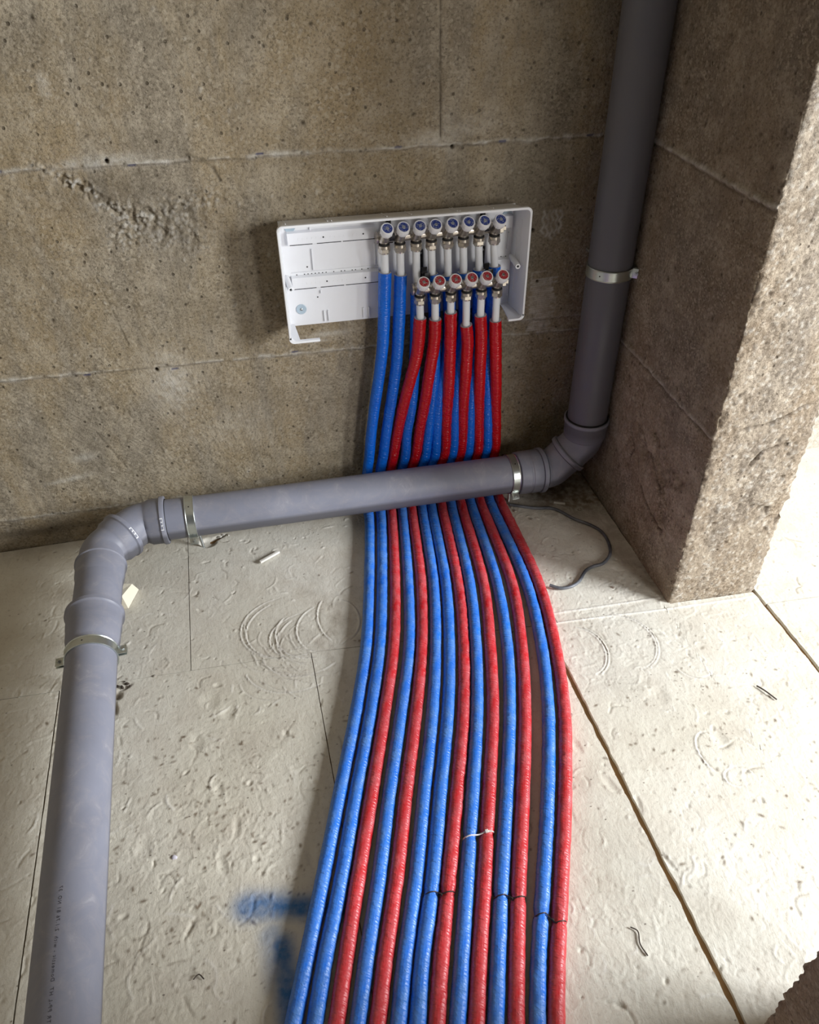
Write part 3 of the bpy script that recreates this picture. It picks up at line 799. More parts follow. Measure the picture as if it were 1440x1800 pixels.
def build_floor():
    Vs, Fs, Ms = [], [], []; off = 0
    fx = (-.72, 1.52); fy = (-1.56, .0)
    def board(xl, xr, ytop, ybot, gl=.0008, gr=.0008, gt=.0008, gb=.0008, dz=0.0):
        """xl, xr numbers; ytop / ybot functions of x; g*: half the open joint at each side"""
        nonlocal off
        xs = axis_pts(xl + gl, xr - gr, fx[0], fx[1], .0025)
        yt = np.array([ytop(x) for x in xs]) - gt; yb = np.array([ybot(x) for x in xs]) + gb
        ymax, ymin = yt.max(), yb.min()
        ts = (axis_pts(ymin, ymax, fy[0], fy[1], .0025) - ymin) / (ymax - ymin)
        XX = np.repeat(xs[None, :], len(ts), 0); YY = yb[None, :] + (yt - yb)[None, :] * ts[:, None]
        # ragged sawn edges: long sides wander a little
        wl = fbm(YY * 0 + 3.3, YY, 40, 3, int(abs(xl) * 97) + 5) * min(.0022, gl * .35); wr = fbm(YY * 0 + 1.3, YY, 40, 3, int(abs(xr) * 91) + 6) * min(.0022, gr * .35)
        k = (XX - xs[0]) / (xs[-1] - xs[0])
        XX = XX + wl * (1 - k) + wr * k
        H, Mk = FR.sample(XX, YY)
        vis = (XX > fx[0] - .02) & (XX < fx[1] + .02) & (YY > fy[0] - .02)
        H = np.where(vis, H, 0); Mk = Mk * np.where((XX > fx[0] - .001) & (XX < fx[1] + .001) & (YY > fy[0] - .001), 1, 0)[..., None]
        nx, ny = len(xs), len(ts)
        V = np.stack([XX, YY, H + dz], -1).reshape(-1, 3)
        F = [grid_faces(nx, ny, off)]
        idx = np.arange(nx * ny).reshape(ny, nx)
        ring = np.concatenate([idx[0, :], idx[1:, -1], idx[-1, -2::-1], idx[-2:0:-1, 0]])
        W = V[ring].copy(); W[:, 2] = -.03
        n0 = len(V); m = len(ring); a = np.arange(m); b = (a + 1) % m
        F.append(np.stack([ring[a], n0 + a, n0 + b, ring[b]], 1)[:, ::1] + off)
        mk = Mk.reshape(-1, 4)
        mkw = np.tile(np.array([[0, .25, 0, 1.0]]), (m, 1))
        Vs.append(np.concatenate([V, W])); Ms.append(np.concatenate([mk, mkw])); Fs.extend(F)
        off += n0 + m
    c = lambda v: (lambda x: v)
    board(-1.9, -.2375, c(-.004), seam, gr=.0009)
    board(-.2375, .625, c(-.004), seam, gl=.0009)
    board(.625, .925, c(-.004), seam, gr=.008)
    board(1.1415, 2.6, c(-.10), lambda x: seam(x) - .03, gl=.003)
    board(-1.9, -.5245, seam, c(-2.6), gr=.0016)
    board(-.5245, .036, seam, c(-2.6), gl=.0016, gr=.0009)
    board(.036, .592, seam, c(-2.6), gl=.0009, gr=.0058)
    board(.592, 1.1415, lambda x: seam(x) + (.0 if x < .9 else .013), c(-2.6), gl=.0058, gr=.0055)
    board(1.1415, 2.6, lambda x: seam(x) - .03, c(-2.6), gl=.0055, gt=.0016)
    V = np.concatenate(Vs); F = np.concatenate(Fs); Mk = np.concatenate(Ms)
    o = big_mesh('floor', V, F, Mk, M_FLOOR, sharp=60)
build_floor()
b = MB(); b.box((.35, -1.3, -.0335), (4.5, 2.7, .05)); o = b.build('floor_screed', M_BASE); o['kind'] = 'structure'

# ------------------------------------------------------------------ insulated heating pipes
WALL = [[[0.3424, -0.045, 0.6814], [0.3317, -0.045, 0.5112], [0.3204, -0.045, 0.4259], [0.3044, -0.045, 0.3348], [0.2896, -0.045, 0.24], [0.28, -0.045, 0.1617]], [[0.3804, -0.045, 0.6718], [0.3697, -0.045, 0.5064], [0.3614, -0.045, 0.4202], [0.3464, -0.045, 0.3284], [0.3303, -0.045, 0.2334], [0.3181, -0.045, 0.1551]], [[0.4208, -0.075, 0.5714], [0.4115, -0.0693, 0.4709], [0.3956, -0.0649, 0.4032], [0.38, -0.0553, 0.3299], [0.3655, -0.047, 0.2543], [0.3487, -0.045, 0.1593]], [[0.42, -0.045, 0.6252], [0.4146, -0.045, 0.4944], [0.4093, -0.045, 0.3987], [0.3989, -0.045, 0.2978], [0.3868, -0.045, 0.2241], [0.3816, -0.045, 0.1536]], [[0.4578, -0.075, 0.564], [0.4561, -0.0718, 0.5083], [0.4454, -0.0668, 0.4201], [0.4353, -0.0553, 0.3215], [0.4246, -0.047, 0.2448], [0.4116, -0.045, 0.1484]], [[0.4607, -0.045, 0.666], [0.4629, -0.045, 0.5497], [0.4644, -0.045, 0.4239], [0.4551, -0.045, 0.2979], [0.4442, -0.045, 0.1885], [0.4393, -0.045, 0.1436]], [[0.5015, -0.045, 0.6589], [0.5008, -0.045, 0.5451], [0.4925, -0.045, 0.4201], [0.4782, -0.045, 0.338], [0.4713, -0.045, 0.236], [0.4672, -0.045, 0.1388]], [[0.4962, -0.075, 0.5771], [0.4967, -0.0718, 0.5031], [0.4981, -0.0617, 0.3633], [0.4966, -0.0493, 0.2602], [0.496, -0.045, 0.1435]], [[0.5424, -0.045, 0.6615], [0.5391, -0.045, 0.5404], [0.5308, -0.045, 0.4148], [0.5218, -0.045, 0.2788], [0.5199, -0.045, 0.149]], [[0.5391, -0.075, 0.539], [0.5415, -0.0718, 0.4973], [0.5421, -0.0668, 0.4066], [0.5419, -0.0553, 0.3048], [0.5432, -0.045, 0.145]], [[0.5822, -0.045, 0.6644], [0.5749, -0.045, 0.5361], [0.5695, -0.045, 0.4095], [0.5659, -0.045, 0.297], [0.565, -0.045, 0.1413]], [[0.5733, -0.075, 0.5604], [0.5774, -0.0718, 0.4927], [0.5801, -0.0668, 0.4013], [0.5887, -0.0493, 0.2456], [0.5928, -0.045, 0.1366]], [[0.6206, -0.045, 0.6688], [0.6079, -0.045, 0.5321], [0.6069, -0.045, 0.4044], [0.6141, -0.045, 0.2645], [0.6187, -0.045, 0.1419]], [[0.6125, -0.075, 0.5422], [0.6237, -0.0668, 0.3952], [0.6386, -0.0493, 0.2378], [0.6442, -0.045, 0.1376]]]
FLOOR= [[[0.2569, -0.1349], [0.2088, -0.38], [0.162, -0.5834], [0.1076, -0.7554], [0.0409, -0.9422], [-0.0139, -1.0962], [-0.0615, -1.2276], [-0.0915, -1.3093]], [[0.2912, -0.1436], [0.2406, -0.388], [0.1929, -0.591], [0.1383, -0.763], [0.0715, -0.9497], [0.0182, -1.104], [-0.0315, -1.2348], [-0.0591, -1.3171]], [[0.321, -0.1511], [0.2723, -0.3959], [0.2238, -0.5987], [0.1673, -0.7702], [0.1017, -0.957], [0.0471, -1.111], [0.0016, -1.2428], [-0.0258, -1.3251]], [[0.3519, -0.1589], [0.3043, -0.4039], [0.2585, -0.6073], [0.2013, -0.7785], [0.135, -0.9652], [0.0829, -1.1197], [0.0347, -1.2508], [0.0066, -1.3329]], [[0.379, -0.1658], [0.3357, -0.4118], [0.287, -0.6144], [0.232, -0.7861], [0.166, -0.9727], [0.1135, -1.1271], [0.0647, -1.258], [0.0366, -1.3401]], [[0.4087, -0.1733], [0.3661, -0.4194], [0.3178, -0.622], [0.266, -0.7945], [0.2002, -0.9811], [0.1467, -1.1352], [0.096, -1.2655], [0.068, -1.3476]], [[0.4362, -0.1802], [0.3958, -0.4269], [0.349, -0.6298], [0.2979, -0.8023], [0.2307, -0.9885], [0.1763, -1.1423], [0.1243, -1.2724], [0.097, -1.3546]], [[0.4659, -0.1877], [0.4259, -0.4344], [0.3809, -0.6377], [0.3298, -0.8102], [0.2617, -0.9961], [0.2039, -1.149], [0.1542, -1.2796], [0.1261, -1.3616]], [[0.4937, -0.1948], [0.4537, -0.4413], [0.4085, -0.6445], [0.3578, -0.8171], [0.2917, -1.0034], [0.2352, -1.1566], [0.1871, -1.2875], [0.1567, -1.3689]], [[0.522, -0.202], [0.4875, -0.4498], [0.4399, -0.6523], [0.3905, -0.8251], [0.3222, -1.0109], [0.2653, -1.1639], [0.2154, -1.2943], [0.1856, -1.3759]], [[0.5503, -0.2091], [0.5202, -0.458], [0.4781, -0.6618], [0.4254, -0.8337], [0.3554, -1.019], [0.2951, -1.1712], [0.2449, -1.3015], [0.2146, -1.3828]], [[0.5783, -0.2162], [0.5567, -0.4671], [0.5105, -0.6698], [0.4563, -0.8413], [0.3857, -1.0264], [0.3245, -1.1783], [0.2748, -1.3087], [0.2452, -1.3902]], [[0.6056, -0.2231], [0.5921, -0.476], [0.5549, -0.6809], [0.5049, -0.8533], [0.4327, -1.0379], [0.3667, -1.1885], [0.3093, -1.317], [0.2773, -1.3979]], [[0.6347, -0.2305], [0.6219, -0.4835], [0.5856, -0.6885], [0.5376, -0.8614], [0.4646, -1.0457], [0.3975, -1.196], [0.3391, -1.3242], [0.3056, -1.4047]]]

TYPES = 'BBRBRBBRBRBRBR'
ORD = ['first', 'second', 'third', 'fourth', 'fifth', 'sixth', 'seventh', 'eighth', 'ninth', 'tenth', 'eleventh', 'twelfth', 'thirteenth', 'last']
ZR = .0142                                       # radius of a sleeve
BX = [.3424, .3795, .4175, .4540, .4930, .5310, .5690, .6070]      # outlets of the upper (blue) manifold
RX = [.4185, .4560, .4950, .5340, .5710, .6105]                    # outlets of the lower (red) manifold
BY, RY = -.045, -.075
paths = []
bi = ri = 0
TIES = {6: -1.168, 7: -1.176, 8: -1.085, 9: -1.088, 10: -1.203, 11: -1.212, 12: -1.249, 13: -1.268}
for i, t in enumerate(TYPES):
    if t == 'B': xv, yv, zt = BX[bi], BY, .722; bi += 1
    else: xv, yv, zt = RX[ri], RY, .602; ri += 1
    wall = [list(p) for p in WALL[i]]
    top = wall[0]; top[0] = xv + (top[0] - xv) * .3; top[1] = yv
    fl = FLOOR[i]
    xk = wall[-1][0]; x1 = fl[0][0]
    pts = [top] + wall[1:]
    cy, cz, rr = -.134, .108, .089
    for q in (0, 22, 45, 68, 90):
        a = math.radians(q)
        y = cy + rr * math.cos(a); z = cz - (rr + .0045) * math.sin(a)
        k = q / 90
        pts.append([xk + (x1 - xk) * (.35 + .65 * k), y, max(z, ZR + .001)])
    for x, y in fl[1:]: pts.append([x, y, ZR + .0010])
    (xa, ya), (xb, yb) = fl[-2], fl[-1]
    for s in (2, 5): pts.append([xb + (xb - xa) * s * .8, yb + (yb - ya) * s * .8, ZR + .001])
    paths.append((i, t, xv, yv, zt, np.array(pts)))

SIDE = {'B': 'blue', 'R': 'red'}
hose_curves = {}
for i, t, xv, yv, zt, pts in paths:
    col = SIDE[t]
    sib = [k for k in range(14) if TYPES[k] == t]
    name = 'insulated_pipe'
    lab = f"heating pipe in {col} sleeve, {ORD[i]} from the left in the floor bundle"
    if i == 13: lab = 'heating pipe in red insulation sleeve, rightmost of the bundle on the floor'
    if i == 0: lab = 'heating pipe in blue insulation sleeve, leftmost of the bundle on the floor'
    root = empty(name, (float(pts[0][0]), float(yv), 0), lab, 'pipe', f'{col} insulated pipes of the bundle')
    P = spline(pts, .0042)
    hose_curves[i] = P
    n = len(P); seg = 22
    L = np.arange(n) * .0042; th = np.arange(seg) / seg * 2 * math.pi
    LL, TT = np.meshgrid(L, th, indexing='ij')
    # loose film: long creases and diagonal wrinkles, stronger on some pipes
    wr = {0: .5, 1: 1.0, 4: 1.0, 7: 1.3, 12: 1.1, 13: 1.2}.get(i, .7)
    cx, sx = np.cos(TT), np.sin(TT)
    dsp = .00055 * wr * fbm(LL * 1.0 + cx * .012 + 7 * i, sx * .012 + .3 * i, 110, 1, 200 + i)
    dsp += .00045 * fbm(LL + 3 * i, cx * .02 + sx * .01, 22, 3, 300 + i)
    dg = np.sin((LL * 640 + TT * 3 + 4 * fbm(LL, cx * .02, 25, 2, 400 + i))) * np.clip(fbm(LL + i, sx * .01, 9, 2, 500 + i) * 2, 0, 1)
    dsp += .00038 * wr * dg
    rad = ZR - .0001 + .0014 * np.clip(1 - L / .42, 0, 1) ** .7
    if i in TIES:
        dt = P[:, 1] - TIES[i]
        fl_ = P[:, 2] < .03
        pinch = np.exp(-(dt / .006) ** 2) * fl_
        rad = rad - .0028 * pinch
        dsp += (np.exp(-(dt / .022) ** 2) * fl_)[:, None] * .0010 * np.cos(TT * 9 + i)
    rad[0] = ZR + .0009
    b = MB(); b.tube(P, rad, seg, caps=False, disp=dsp)
    # cut end of the foam, a ring round the white pipe
    tt = unit(P[0] - P[1])
    b.lathe(P[0] - tt * .0005, tt, [(0, ZR + .0008), (.0004, ZR + .0003), (.0004, .0118), (0.0, .0098), (-.02, .0094)], 22, caps=False, mi=1)
    b.build('sleeve', [M_BLUE if t == 'B' else M_RED, M_GASKET], root, 0)
    # white inner pipe from the nut down into the sleeve
    Q = spline([(xv, yv, zt + .006), (xv + (P[0][0] - xv) * .5, yv, (zt + P[0][2]) / 2), tuple(P[0]), tuple(P[8])], .006)
    b = MB(); b.tube(Q, .0092, 18)
    b.build('inner_pipe', M_PEX, root)

# wire ties and one white cable tie round neighbouring sleeves
def tie(i, j, mat, r, name, label, dy, knot='wire'):
    A = hose_curves[i]; B = hose_curves[j]
    def near(C, y):
        m = C[:, 2] < .03; k = np.argmin(np.abs(C[:, 1] - y) + (~m) * 9); return C[k]
    a = near(A, TIES[i]); c = near(B, TIES[j])
    R_ = ZR - .0010; pts = []
    ra, rc = np.array([a[0], a[1], ZR + .001]), np.array([c[0], c[1], ZR + .001])
    for q in np.linspace(250, 60, 12): pts.append(ra + np.array([math.cos(math.radians(q)), 0, math.sin(math.radians(q))]) * R_)
    mid = (ra + rc) / 2 + np.array([0, 0, R_ * .62]); pts.append(mid)
    for q in np.linspace(120, -70, 12): pts.append(rc + np.array([math.cos(math.radians(q)), 0, math.sin(math.radians(q))]) * R_)
    b = MB()
    p = spline(pts, .0016)
    p[:, 2] = np.maximum(p[:, 2], .0012)
    b.tube(p, r, 8)
    if knot == 'wire':
        k = mid + np.array([0, 0, .0008])
        b.tube(spline([k + np.array([-.002, .001, 0]), k + np.array([.001, -.002, .002]), k + np.array([.0035, -.004, .001]), k + np.array([.003, -.0075, -.001])], .0012), r * 1.3, 7)
        b.lathe(k + np.array([0, 0, -.001]), (0.3, -.5, .8), [(0, .0012), (.003, .0016), (.004, .0006)], 8)
    else:
        k = rc + np.array([-.001, 0, R_ + .0006])
        b.box(k, (.006, .006, .004), None, .0006)
        b.box(k + np.array([.006, -.0015, -.0005]), (.008, .003, .0012), None, .0003)
    o = b.build(name, mat); tag(o, label, 'tie')
    return o
tie(6, 7, M_WIRE, .0011, 'wire_tie', 'dark wire tie cinching a blue and a red sleeve, leftmost of the wire ties', 0)
tie(8, 9, M_TIE, .0014, 'cable_tie', 'white plastic cable tie joining a blue and a red sleeve', 0, 'zip')
tie(10, 11, M_WIRE, .0011, 'wire_tie', 'dark twisted wire tie round blue and red sleeves, middle of the wire ties', 0)
tie(12, 13, M_WIRE, .0011, 'wire_tie', 'dark wire tie round the rightmost blue and red sleeves', 0)

# ------------------------------------------------------------------ manifold cabinet
def cabinet():
    root = empty('manifold_cabinet', (.39, 0, .55), 'open white plastic manifold cabinet on the concrete wall with its lower edge cut out', 'cabinet')
    X0, X1, Z0, Z1, D = .100, .680, .549, .823, .090       # front rim
    bx0, bx1, bz1 = .110, .668, .806
    def rz(x): return -.014 * (x - X0)                     # it hangs a little lower on the right
    b = MB()
    # back plate with rounded corners
    def plate(x0, x1, z0, z1, ya, yb, mi=0):
        V = [(x, y, z + rz(x)) for y in (ya, yb) for x, z in ((x0, z0), (x1, z0), (x1, z1), (x0, z1))]
        b.add(V, [(0, 1, 2, 3), (7, 6, 5, 4), (0, 4, 5, 1), (1, 5, 6, 2), (2, 6, 7, 3), (3, 7, 4, 0)], None, mi)
    plate(bx0, bx1, .5545, bz1, -.003, -.0065)
    # loft of the side walls: back outline to front rim outline, open below
    def outline(x0, x1, z0, z1, r, y, n=6):
        pts = [(x0, z0)]
        for q in range(n + 1):
            a = math.pi - q / n * math.pi / 2; pts.append((x0 + r + r * math.cos(a), z1 - r + r * math.sin(a)))
        for q in range(n + 1):
            a = math.pi / 2 - q / n * math.pi / 2; pts.append((x1 - r + r * math.cos(a), z1 - r + r * math.sin(a)))
        pts.append((x1, z0))
        return [(x, y, z + rz(x)) for x, z in pts]
    z0b, z0f = .556, .560
    rings = [outline(bx0, bx1, z0b, bz1, .010, -.004), outline(X0 + .0035, X1 - .0035, z0f, Z1 - .0035, .012, -.080), outline(X0, X1, z0f, Z1, .013, -.0815),
             outline(X0, X1, z0f, Z1, .013, -.0895), outline(X0 + .0012, X1 - .0012, z0f, Z1 - .0012, .013, -.0905), outline(X0 + .0050, X1 - .0050, z0f, Z1 - .0050, .010, -.0905),
             outline(X0 + .0055, X1 - .0055, z0f, Z1 - .0055, .010, -.0885), outline(X0 + .0058, X1 - .0058, z0f, Z1 - .0058, .010, -.078), outline(bx0 + .003, bx1 - .003, z0b, bz1 - .003, .008, -.006)]
    n = len(rings[0]); V = [p for r_ in rings for p in r_]
    F = [(i * n + k, i * n + k + 1, (i + 1) * n + k + 1, (i + 1) * n + k) for i in range(len(rings) - 1) for k in range(n - 1)]
    F += [tuple(i * n for i in range(len(rings))), tuple(i * n + n - 1 for i in range(len(rings)))[::-1]]
    b.add(V, F)
    b.build('cabinet_shell', M_WHITE, root)
    # remnants of the cut-out lower side: an L-shaped piece at each corner
    for sx, x0, x1 in ((1, X0, X0 + .072), (-1, X1, X1 - .040)):
        b = MB()
        # foot rim with rounded corner
        pr = []
        rc = .012
        def foot(y, ins):
            xa = x0 + sx * ins; zb = Z0 + ins
            pts = [(xa, z0f + .001)]
            for q in range(7):
                a = math.pi + q / 6 * math.pi / 2
                pts.append((xa + sx * (rc + rc * math.cos(a)), zb + rc + rc * math.sin(a)))
            pts.append((x1, zb))
            return [(x, y, z + rz(x)) for x, z in pts]
        rg = [foot(-.081, 0), foot(-.0905, 0), foot(-.0905, .0050), foot(-.081, .0050)]
        n = len(rg[0]); V = [p for r_ in rg for p in r_]
        F = [(i * n + k, i * n + k + 1, ((i + 1) % 4) * n + k + 1, ((i + 1) % 4) * n + k) for i in range(4) for k in range(n - 1)] + [tuple(i * n for i in range(4)), tuple(i * n + n - 1 for i in range(4))[::-1]]
        b.add(V, F)
        # ledge of the bottom wall still attached behind the rim
        w = .022 if sx > 0 else .034
        xi = x0 + sx * .006; xo = x0 + sx * w
        b.add([(xi, -.008, .5570 + rz(xi)), (xo, -.008, .5570 + rz(xi)), (xo + sx * .004, -.081, .551 + rz(xi)), (xi, -.081, .551 + rz(xi)),
               (xi, -.008, .5590 + rz(xi)), (xo, -.008, .5590 + rz(xi)), (xo + sx * .004, -.081, .5535 + rz(xi)), (xi, -.081, .5535 + rz(xi))],
              [(0, 1, 2, 3), (7, 6, 5, 4), (0, 4, 5, 1), (1, 5, 6, 2), (2, 6, 7, 3), (3, 7, 4, 0)])
        # corner wall linking rim and ledge
        b.add([(x0 + sx * .002, -.081, .5515 + rz(x0)), (x0 + sx * .002, -.081, .565 + rz(x0)), (x0 + sx * .008, -.008, .565 + rz(x0)), (x0 + sx * .008, -.008, .5575 + rz(x0)),
               (x0 + sx * .005, -.081, .5515 + rz(x0)), (x0 + sx * .005, -.081, .565 + rz(x0)), (x0 + sx * .011, -.008, .565 + rz(x0)), (x0 + sx * .011, -.008, .5575 + rz(x0))],
              [(0, 1, 2, 3), (7, 6, 5, 4), (0, 4, 5, 1), (1, 5, 6, 2), (2, 6, 7, 3), (3, 7, 4, 0)])
        b.build('cut_edge_remnant', M_WHITE, root)
    # mounting rails (channels); black strips paint the slot shadow along the lower edge
    for z in (.768, .664):
        for xa, xb in ((.1265, .333), (.628, .660)):
            b = MB()
            prof = [(-.006, z + .0165), (-.0165, z + .013), (-.0175, z + .010), (-.0175, z - .0135), (-.016, z - .0150), (-.006, z - .0150)]
            V = [(x, y, q + rz(x)) for x in (xa, xb) for y, q in prof]; m = len(prof)
            b.add(V, [(k, k + 1, m + k + 1, m + k) for k in range(m - 1)] + [tuple(range(m)), tuple(range(2 * m - 1, m - 1, -1))])
            if xb < .5:
                for s0, s1 in ((xa + .004, .182), (.192, .248), (.252, xb - .002)):
                    xm = (s0 + s1) / 2; b.box((xm, -.0174, z - .0133 + rz(xm)), (s1 - s0, .0012, .0016), Matrix.Rotation(.014, 3, 'Y'), 0, 1)
                for k, x in enumerate(np.arange(.150, .325, .0105)):
                    b.box((x, -.0177, z - .001 + rz(x)), (.0012, .0008, .0045), None, 0, 2)
                for x in (.208, .300): b.lathe((x, -.0172, z + rz(x)), (0, -1, 0), [(0, .0020), (.0009, .0018)], 10, mi=1)
            b.build('mounting_rail', [M_WHITE, M_BLACK, M_WHITE], root)
    # stiffening ribs
    for x, za, zb in ((.1800, .690, .740), (.3270, .690, .742), (.180, .783, .800), (.327, .785, .800), (.196, .560, .588), (.206, .560, .588), (.292, .560, .585), (.306, .560, .585), (.1925, .632, .640), (.335, .63, .64), (.655, .70, .74), (.662, .58, .64)):
        b = MB(); b.box((x, -.0085, (za + zb) / 2 + rz(x)), (.0028, .0045, zb - za), None, .0006); b.build('rib', M_WHITE, root)
    # ledge with a row of small holes
    b = MB(); xm = .232; b.box((xm, -.0078, .6870 + rz(xm)), (.205, .0030, .0016), Matrix.Rotation(.014, 3, 'Y'), .0004)
    b.build('hole_ledge', M_WHITE, root)
    for x, z, rr_ in [(x, .681, .0015) for x in (.140, .158, .1665, .175, .1835, .192, .2005, .209, .227, .245, .253, .271, .279, .294, .309, .348, .356, .640, .652)] + [(.166, .698, .0019), (.184, .6225, .0019)]:
        b = MB(); b.lathe((x, -.0066, z + rz(x)), (0, -1, 0), [(0, rr_), (.0004, rr_ * .9)], 8); b.build('screw_hole', M_BLACK, root)
    # vertical ridge inside the right-hand wall
    b = MB(); b.box((.671, -.05, .70), (.0022, .006, .15), None, .0004); b.box((.668, -.03, .66), (.002, .004, .17), None, .0004); b.build('side_ridge', M_WHITE, root)
    # fixing washers
    for x, z, r in ((.142, .596, .0125), (.135, .793, .0125), (.650, .780, .0130)):
        b = MB(); zz = z + rz(x) + .000
        b.lathe((x, -.0066, zz), (0, -1, 0), [(0, r), (.0014, r), (.0020, r - .001), (.0012, .0035)], 26)
        w = b.build('fixing_washer', M_SCREW, root)
        b = MB(); b.lathe((x, -.0066, zz), (0, -1, 0), [(0, .0034), (.0026, .0030), (.0034, .0018)], 14); b.build('screw_head', M_WHITE if x > .5 else M_BOLT, w)
    # standoff posts for the door frame
    for x, z in ((.667, .672), (.1145, .674)):
        b = MB(); d = (-.10 if x > .5 else .05, -1, .0)
        b.lathe((x, -.008, z), d, [(0, .0085), (.04, .0070), (.0655, .0062), (.066, .0058), (.066, .0032), (.055, .0030)], 18, caps=False)
        b.lathe(np.array((x, -.008, z)) + unit(d) * .060, d, [(0, .0031), (.0002, .0031)], 14, mi=1)
        b.build('standoff', [M_WHITE, M_BLACK], root)
    # clips on the top edge
    for x in (.1215, .213, .2215, .345, .40, .505, .512, .59):
        b = MB(); b.box((x, -.044, .8158 + rz(x)), (.0016, .070, .0022), Matrix.Rotation(-.215, 3, 'X'), .0004); b.build('top_clip', M_WHITE, root)
cabinet()

# ------------------------------------------------------------------ manifolds with valves
HA = unit((.05, -.65, .76))                                  # direction of the handwheels
def manifold(colname, xs, y, zbar, disc_mat, label):
    root = empty('pipe_manifold', (float(np.mean(xs)), y + .03, zbar), label, 'manifold')
    def dz(x): return -.014 * (x - xs[0])
    yb = y + .012
    b = MB()
    x0, x1 = xs[0] - .017, xs[-1] + .016
    prof = [(x0, .0), (x0, .0135), (x0 + .004, .0140), (x0 + .005, .0118)]
    for k, x in enumerate(xs):
        prof += [(x - .011, .0118), (x - .009, .0138), (x + .009, .0138), (x + .011, .0118)]
    prof += [(x1, .0118)]
    a = unit((1, 0, -.014))
    b.lathe((0, yb, zbar + .014 * xs[0]), a, prof, 24, up=(0, 0, 1)); b.build('bar', M_NICKEL, root)
    b = MB(); b.lathe((x1 - .002, yb, zbar + dz(x1)), a, [(0, .0145), (.008, .0145), (.009, .013), (.0095, .0085), (.0155, .0085)], 6); b.build('end_plug', M_NICKEL, root)
    for k, x in enumerate(xs):
        zc = zbar + dz(x)
        c = np.array((x, y, zc - .003))
        vb = MB()
        vb.lathe((x, y + .012, zc), (0, -1, -.15), [(0, .011), (.014, .0105)], 18)
        # body: sphere-like belly, neck to the handwheel, outlet down
        vb.lathe(c + np.array((0, 0, .011)), (0, 0, -1), [(0, .0060), (.003, .0100), (.009, .0117), (.015, .0112), (.0175, .0090), (.019, .0090)], 20)
        vb.lathe(c, HA, [(0, .0108), (.012, .0104), (.020, .0096), (.028, .0094)], 20)
        valve = vb.build('valve_body', M_NICKEL, root)
        h = c + HA * .0250
        hb = MB()
        n = 24
        ang = np.arange(48) / 48 * 2 * math.pi
        # grip with shallow flutes
        hb.lathe(h, HA, [(0, .0090), (.0015, .0112), (.005, .0132), (.014, .0148), (.0225, .0148), (.0250, .0138), (.0252, .0118), (.0242, .0114)], 24)
        for q in range(8):
            a_ = q / 8 * 2 * math.pi; A_ = unit(np.array((0, 0, 1.0)) - (HA[2]) * HA); B_ = np.cross(HA, A_)
            p = h + (A_ * math.cos(a_) + B_ * math.sin(a_)) * .0140
            hb.tube([p + HA * .007, p + HA * .0205], .0010, 6)
        hw = hb.build('handwheel', M_CAP, valve)
        db = MB(); db.lathe(h, HA, [(.0240, .0116), (.0247, .0114), (.0250, .0090), (.0250, .0050), (.0250, .0038)], 24, caps=False)
        db.lathe(h, HA, [(.0250, .0039), (.0258, .0032)], 16, mi=1)
        db.build('disc', [disc_mat, M_BOLT], valve)
        # seal ring, compression nut
        nb_ = MB()
        zt = c[2] - .0082
        nb_.lathe((x, y, zt + .0010), (0, 0, -1), [(0, .0108), (.0005, .0128), (.0022, .0128), (.0026, .0110)], 24)
        nb_.build('seal_ring', M_RUBBER, valve)
        nb_ = MB()
        nb_.lathe((x, y, zt - .0014), (0, 0, -1), [(0, .0115), (.0012, .0134), (.0075, .0136), (.0085, .0128)], 24)
        nb_.lathe((x, y, zt - .0099), (0, 0, -1), [(0, .0142), (.0078, .0142), (.0090, .0126)], 6, up=(math.cos(k * .7), math.sin(k * .7), 0))
        nb_.lathe((x, y, zt - .0180), (0, 0, -1), [(0, .0122), (.0035, .0116), (.004, .0095)], 20)
        nb_.build('compression_nut', M_NICKEL, root)
    return root
manifold('blue', BX, BY, .7585, M_DBLUE, 'upper nickel manifold with eight white handwheels and blue discs in the cabinet')
manifold('red', RX, RY, .6385, M_DRED, 'lower nickel manifold with six white handwheels and red discs in the cabinet')

def bracket(x, zt, zb, yf, label):
    root = empty('manifold_bracket', (x, 0, zb), label, 'bracket', 'black brackets carrying the manifolds')
    b = MB(); b.box((x, -.0085, (zt + zb) / 2), (.0125, .004, zt - zb), None, .001); b.build('back_strip', M_BLACK, root)
    b = MB(); zc = (zt + zb) / 2 - .004
    for q in range(5):
        b.box((x, -.010 - (yf - .012) * (q + .5) / 5, zc - .012), (.0115, (yf - .012) / 5 * .55, .016), None, .0008)
    b.box((x, -.010 - (yf - .012) / 2, zc - .004), (.0060, yf - .010, .007), None, .001)
    # cradle round the bar
    n = 14; yc = -yf
    prof = []
    for q in range(n + 1):
        a = math.radians(-200 + 230 * q / n); prof.append((yc + .0175 * math.cos(a), zc + .004 + .0175 * math.sin(a)))
    for q in range(n, -1, -1):
        a = math.radians(-200 + 230 * q / n); prof.append((yc + .0142 * math.cos(a), zc + .004 + .0142 * math.sin(a)))
    m = len(prof)
    V = [(xx, y, z) for xx in (x - .006, x + .006) for y, z in prof]
    F = [(k, (k + 1) % m, m + (k + 1) % m, m + k) for k in range(m)]
    for k in range(n): F += [(k, k + 1, m - 2 - k, m - 1 - k), (m + m - 1 - k, m + m - 2 - k, m + k + 1, m + k)]
    b.add(V, F)
    b.build('cradle', M_BLACK, root)
    b = MB(); b.lathe((x, -.0105, zt - .007), (0, -1, 0), [(0, .0032), (.002, .0028), (.0026, .0014)], 12); b.build('screw', M_BOLT, root)
bracket(.3610, .797, .735, .033, 'black plastic bracket between the first two blue-disc valves')
bracket(.5880, .796, .734, .033, 'black plastic bracket between the last two blue-disc valves')
bracket(.4365, .712, .640, .063, 'black plastic bracket between the first two red-disc valves')
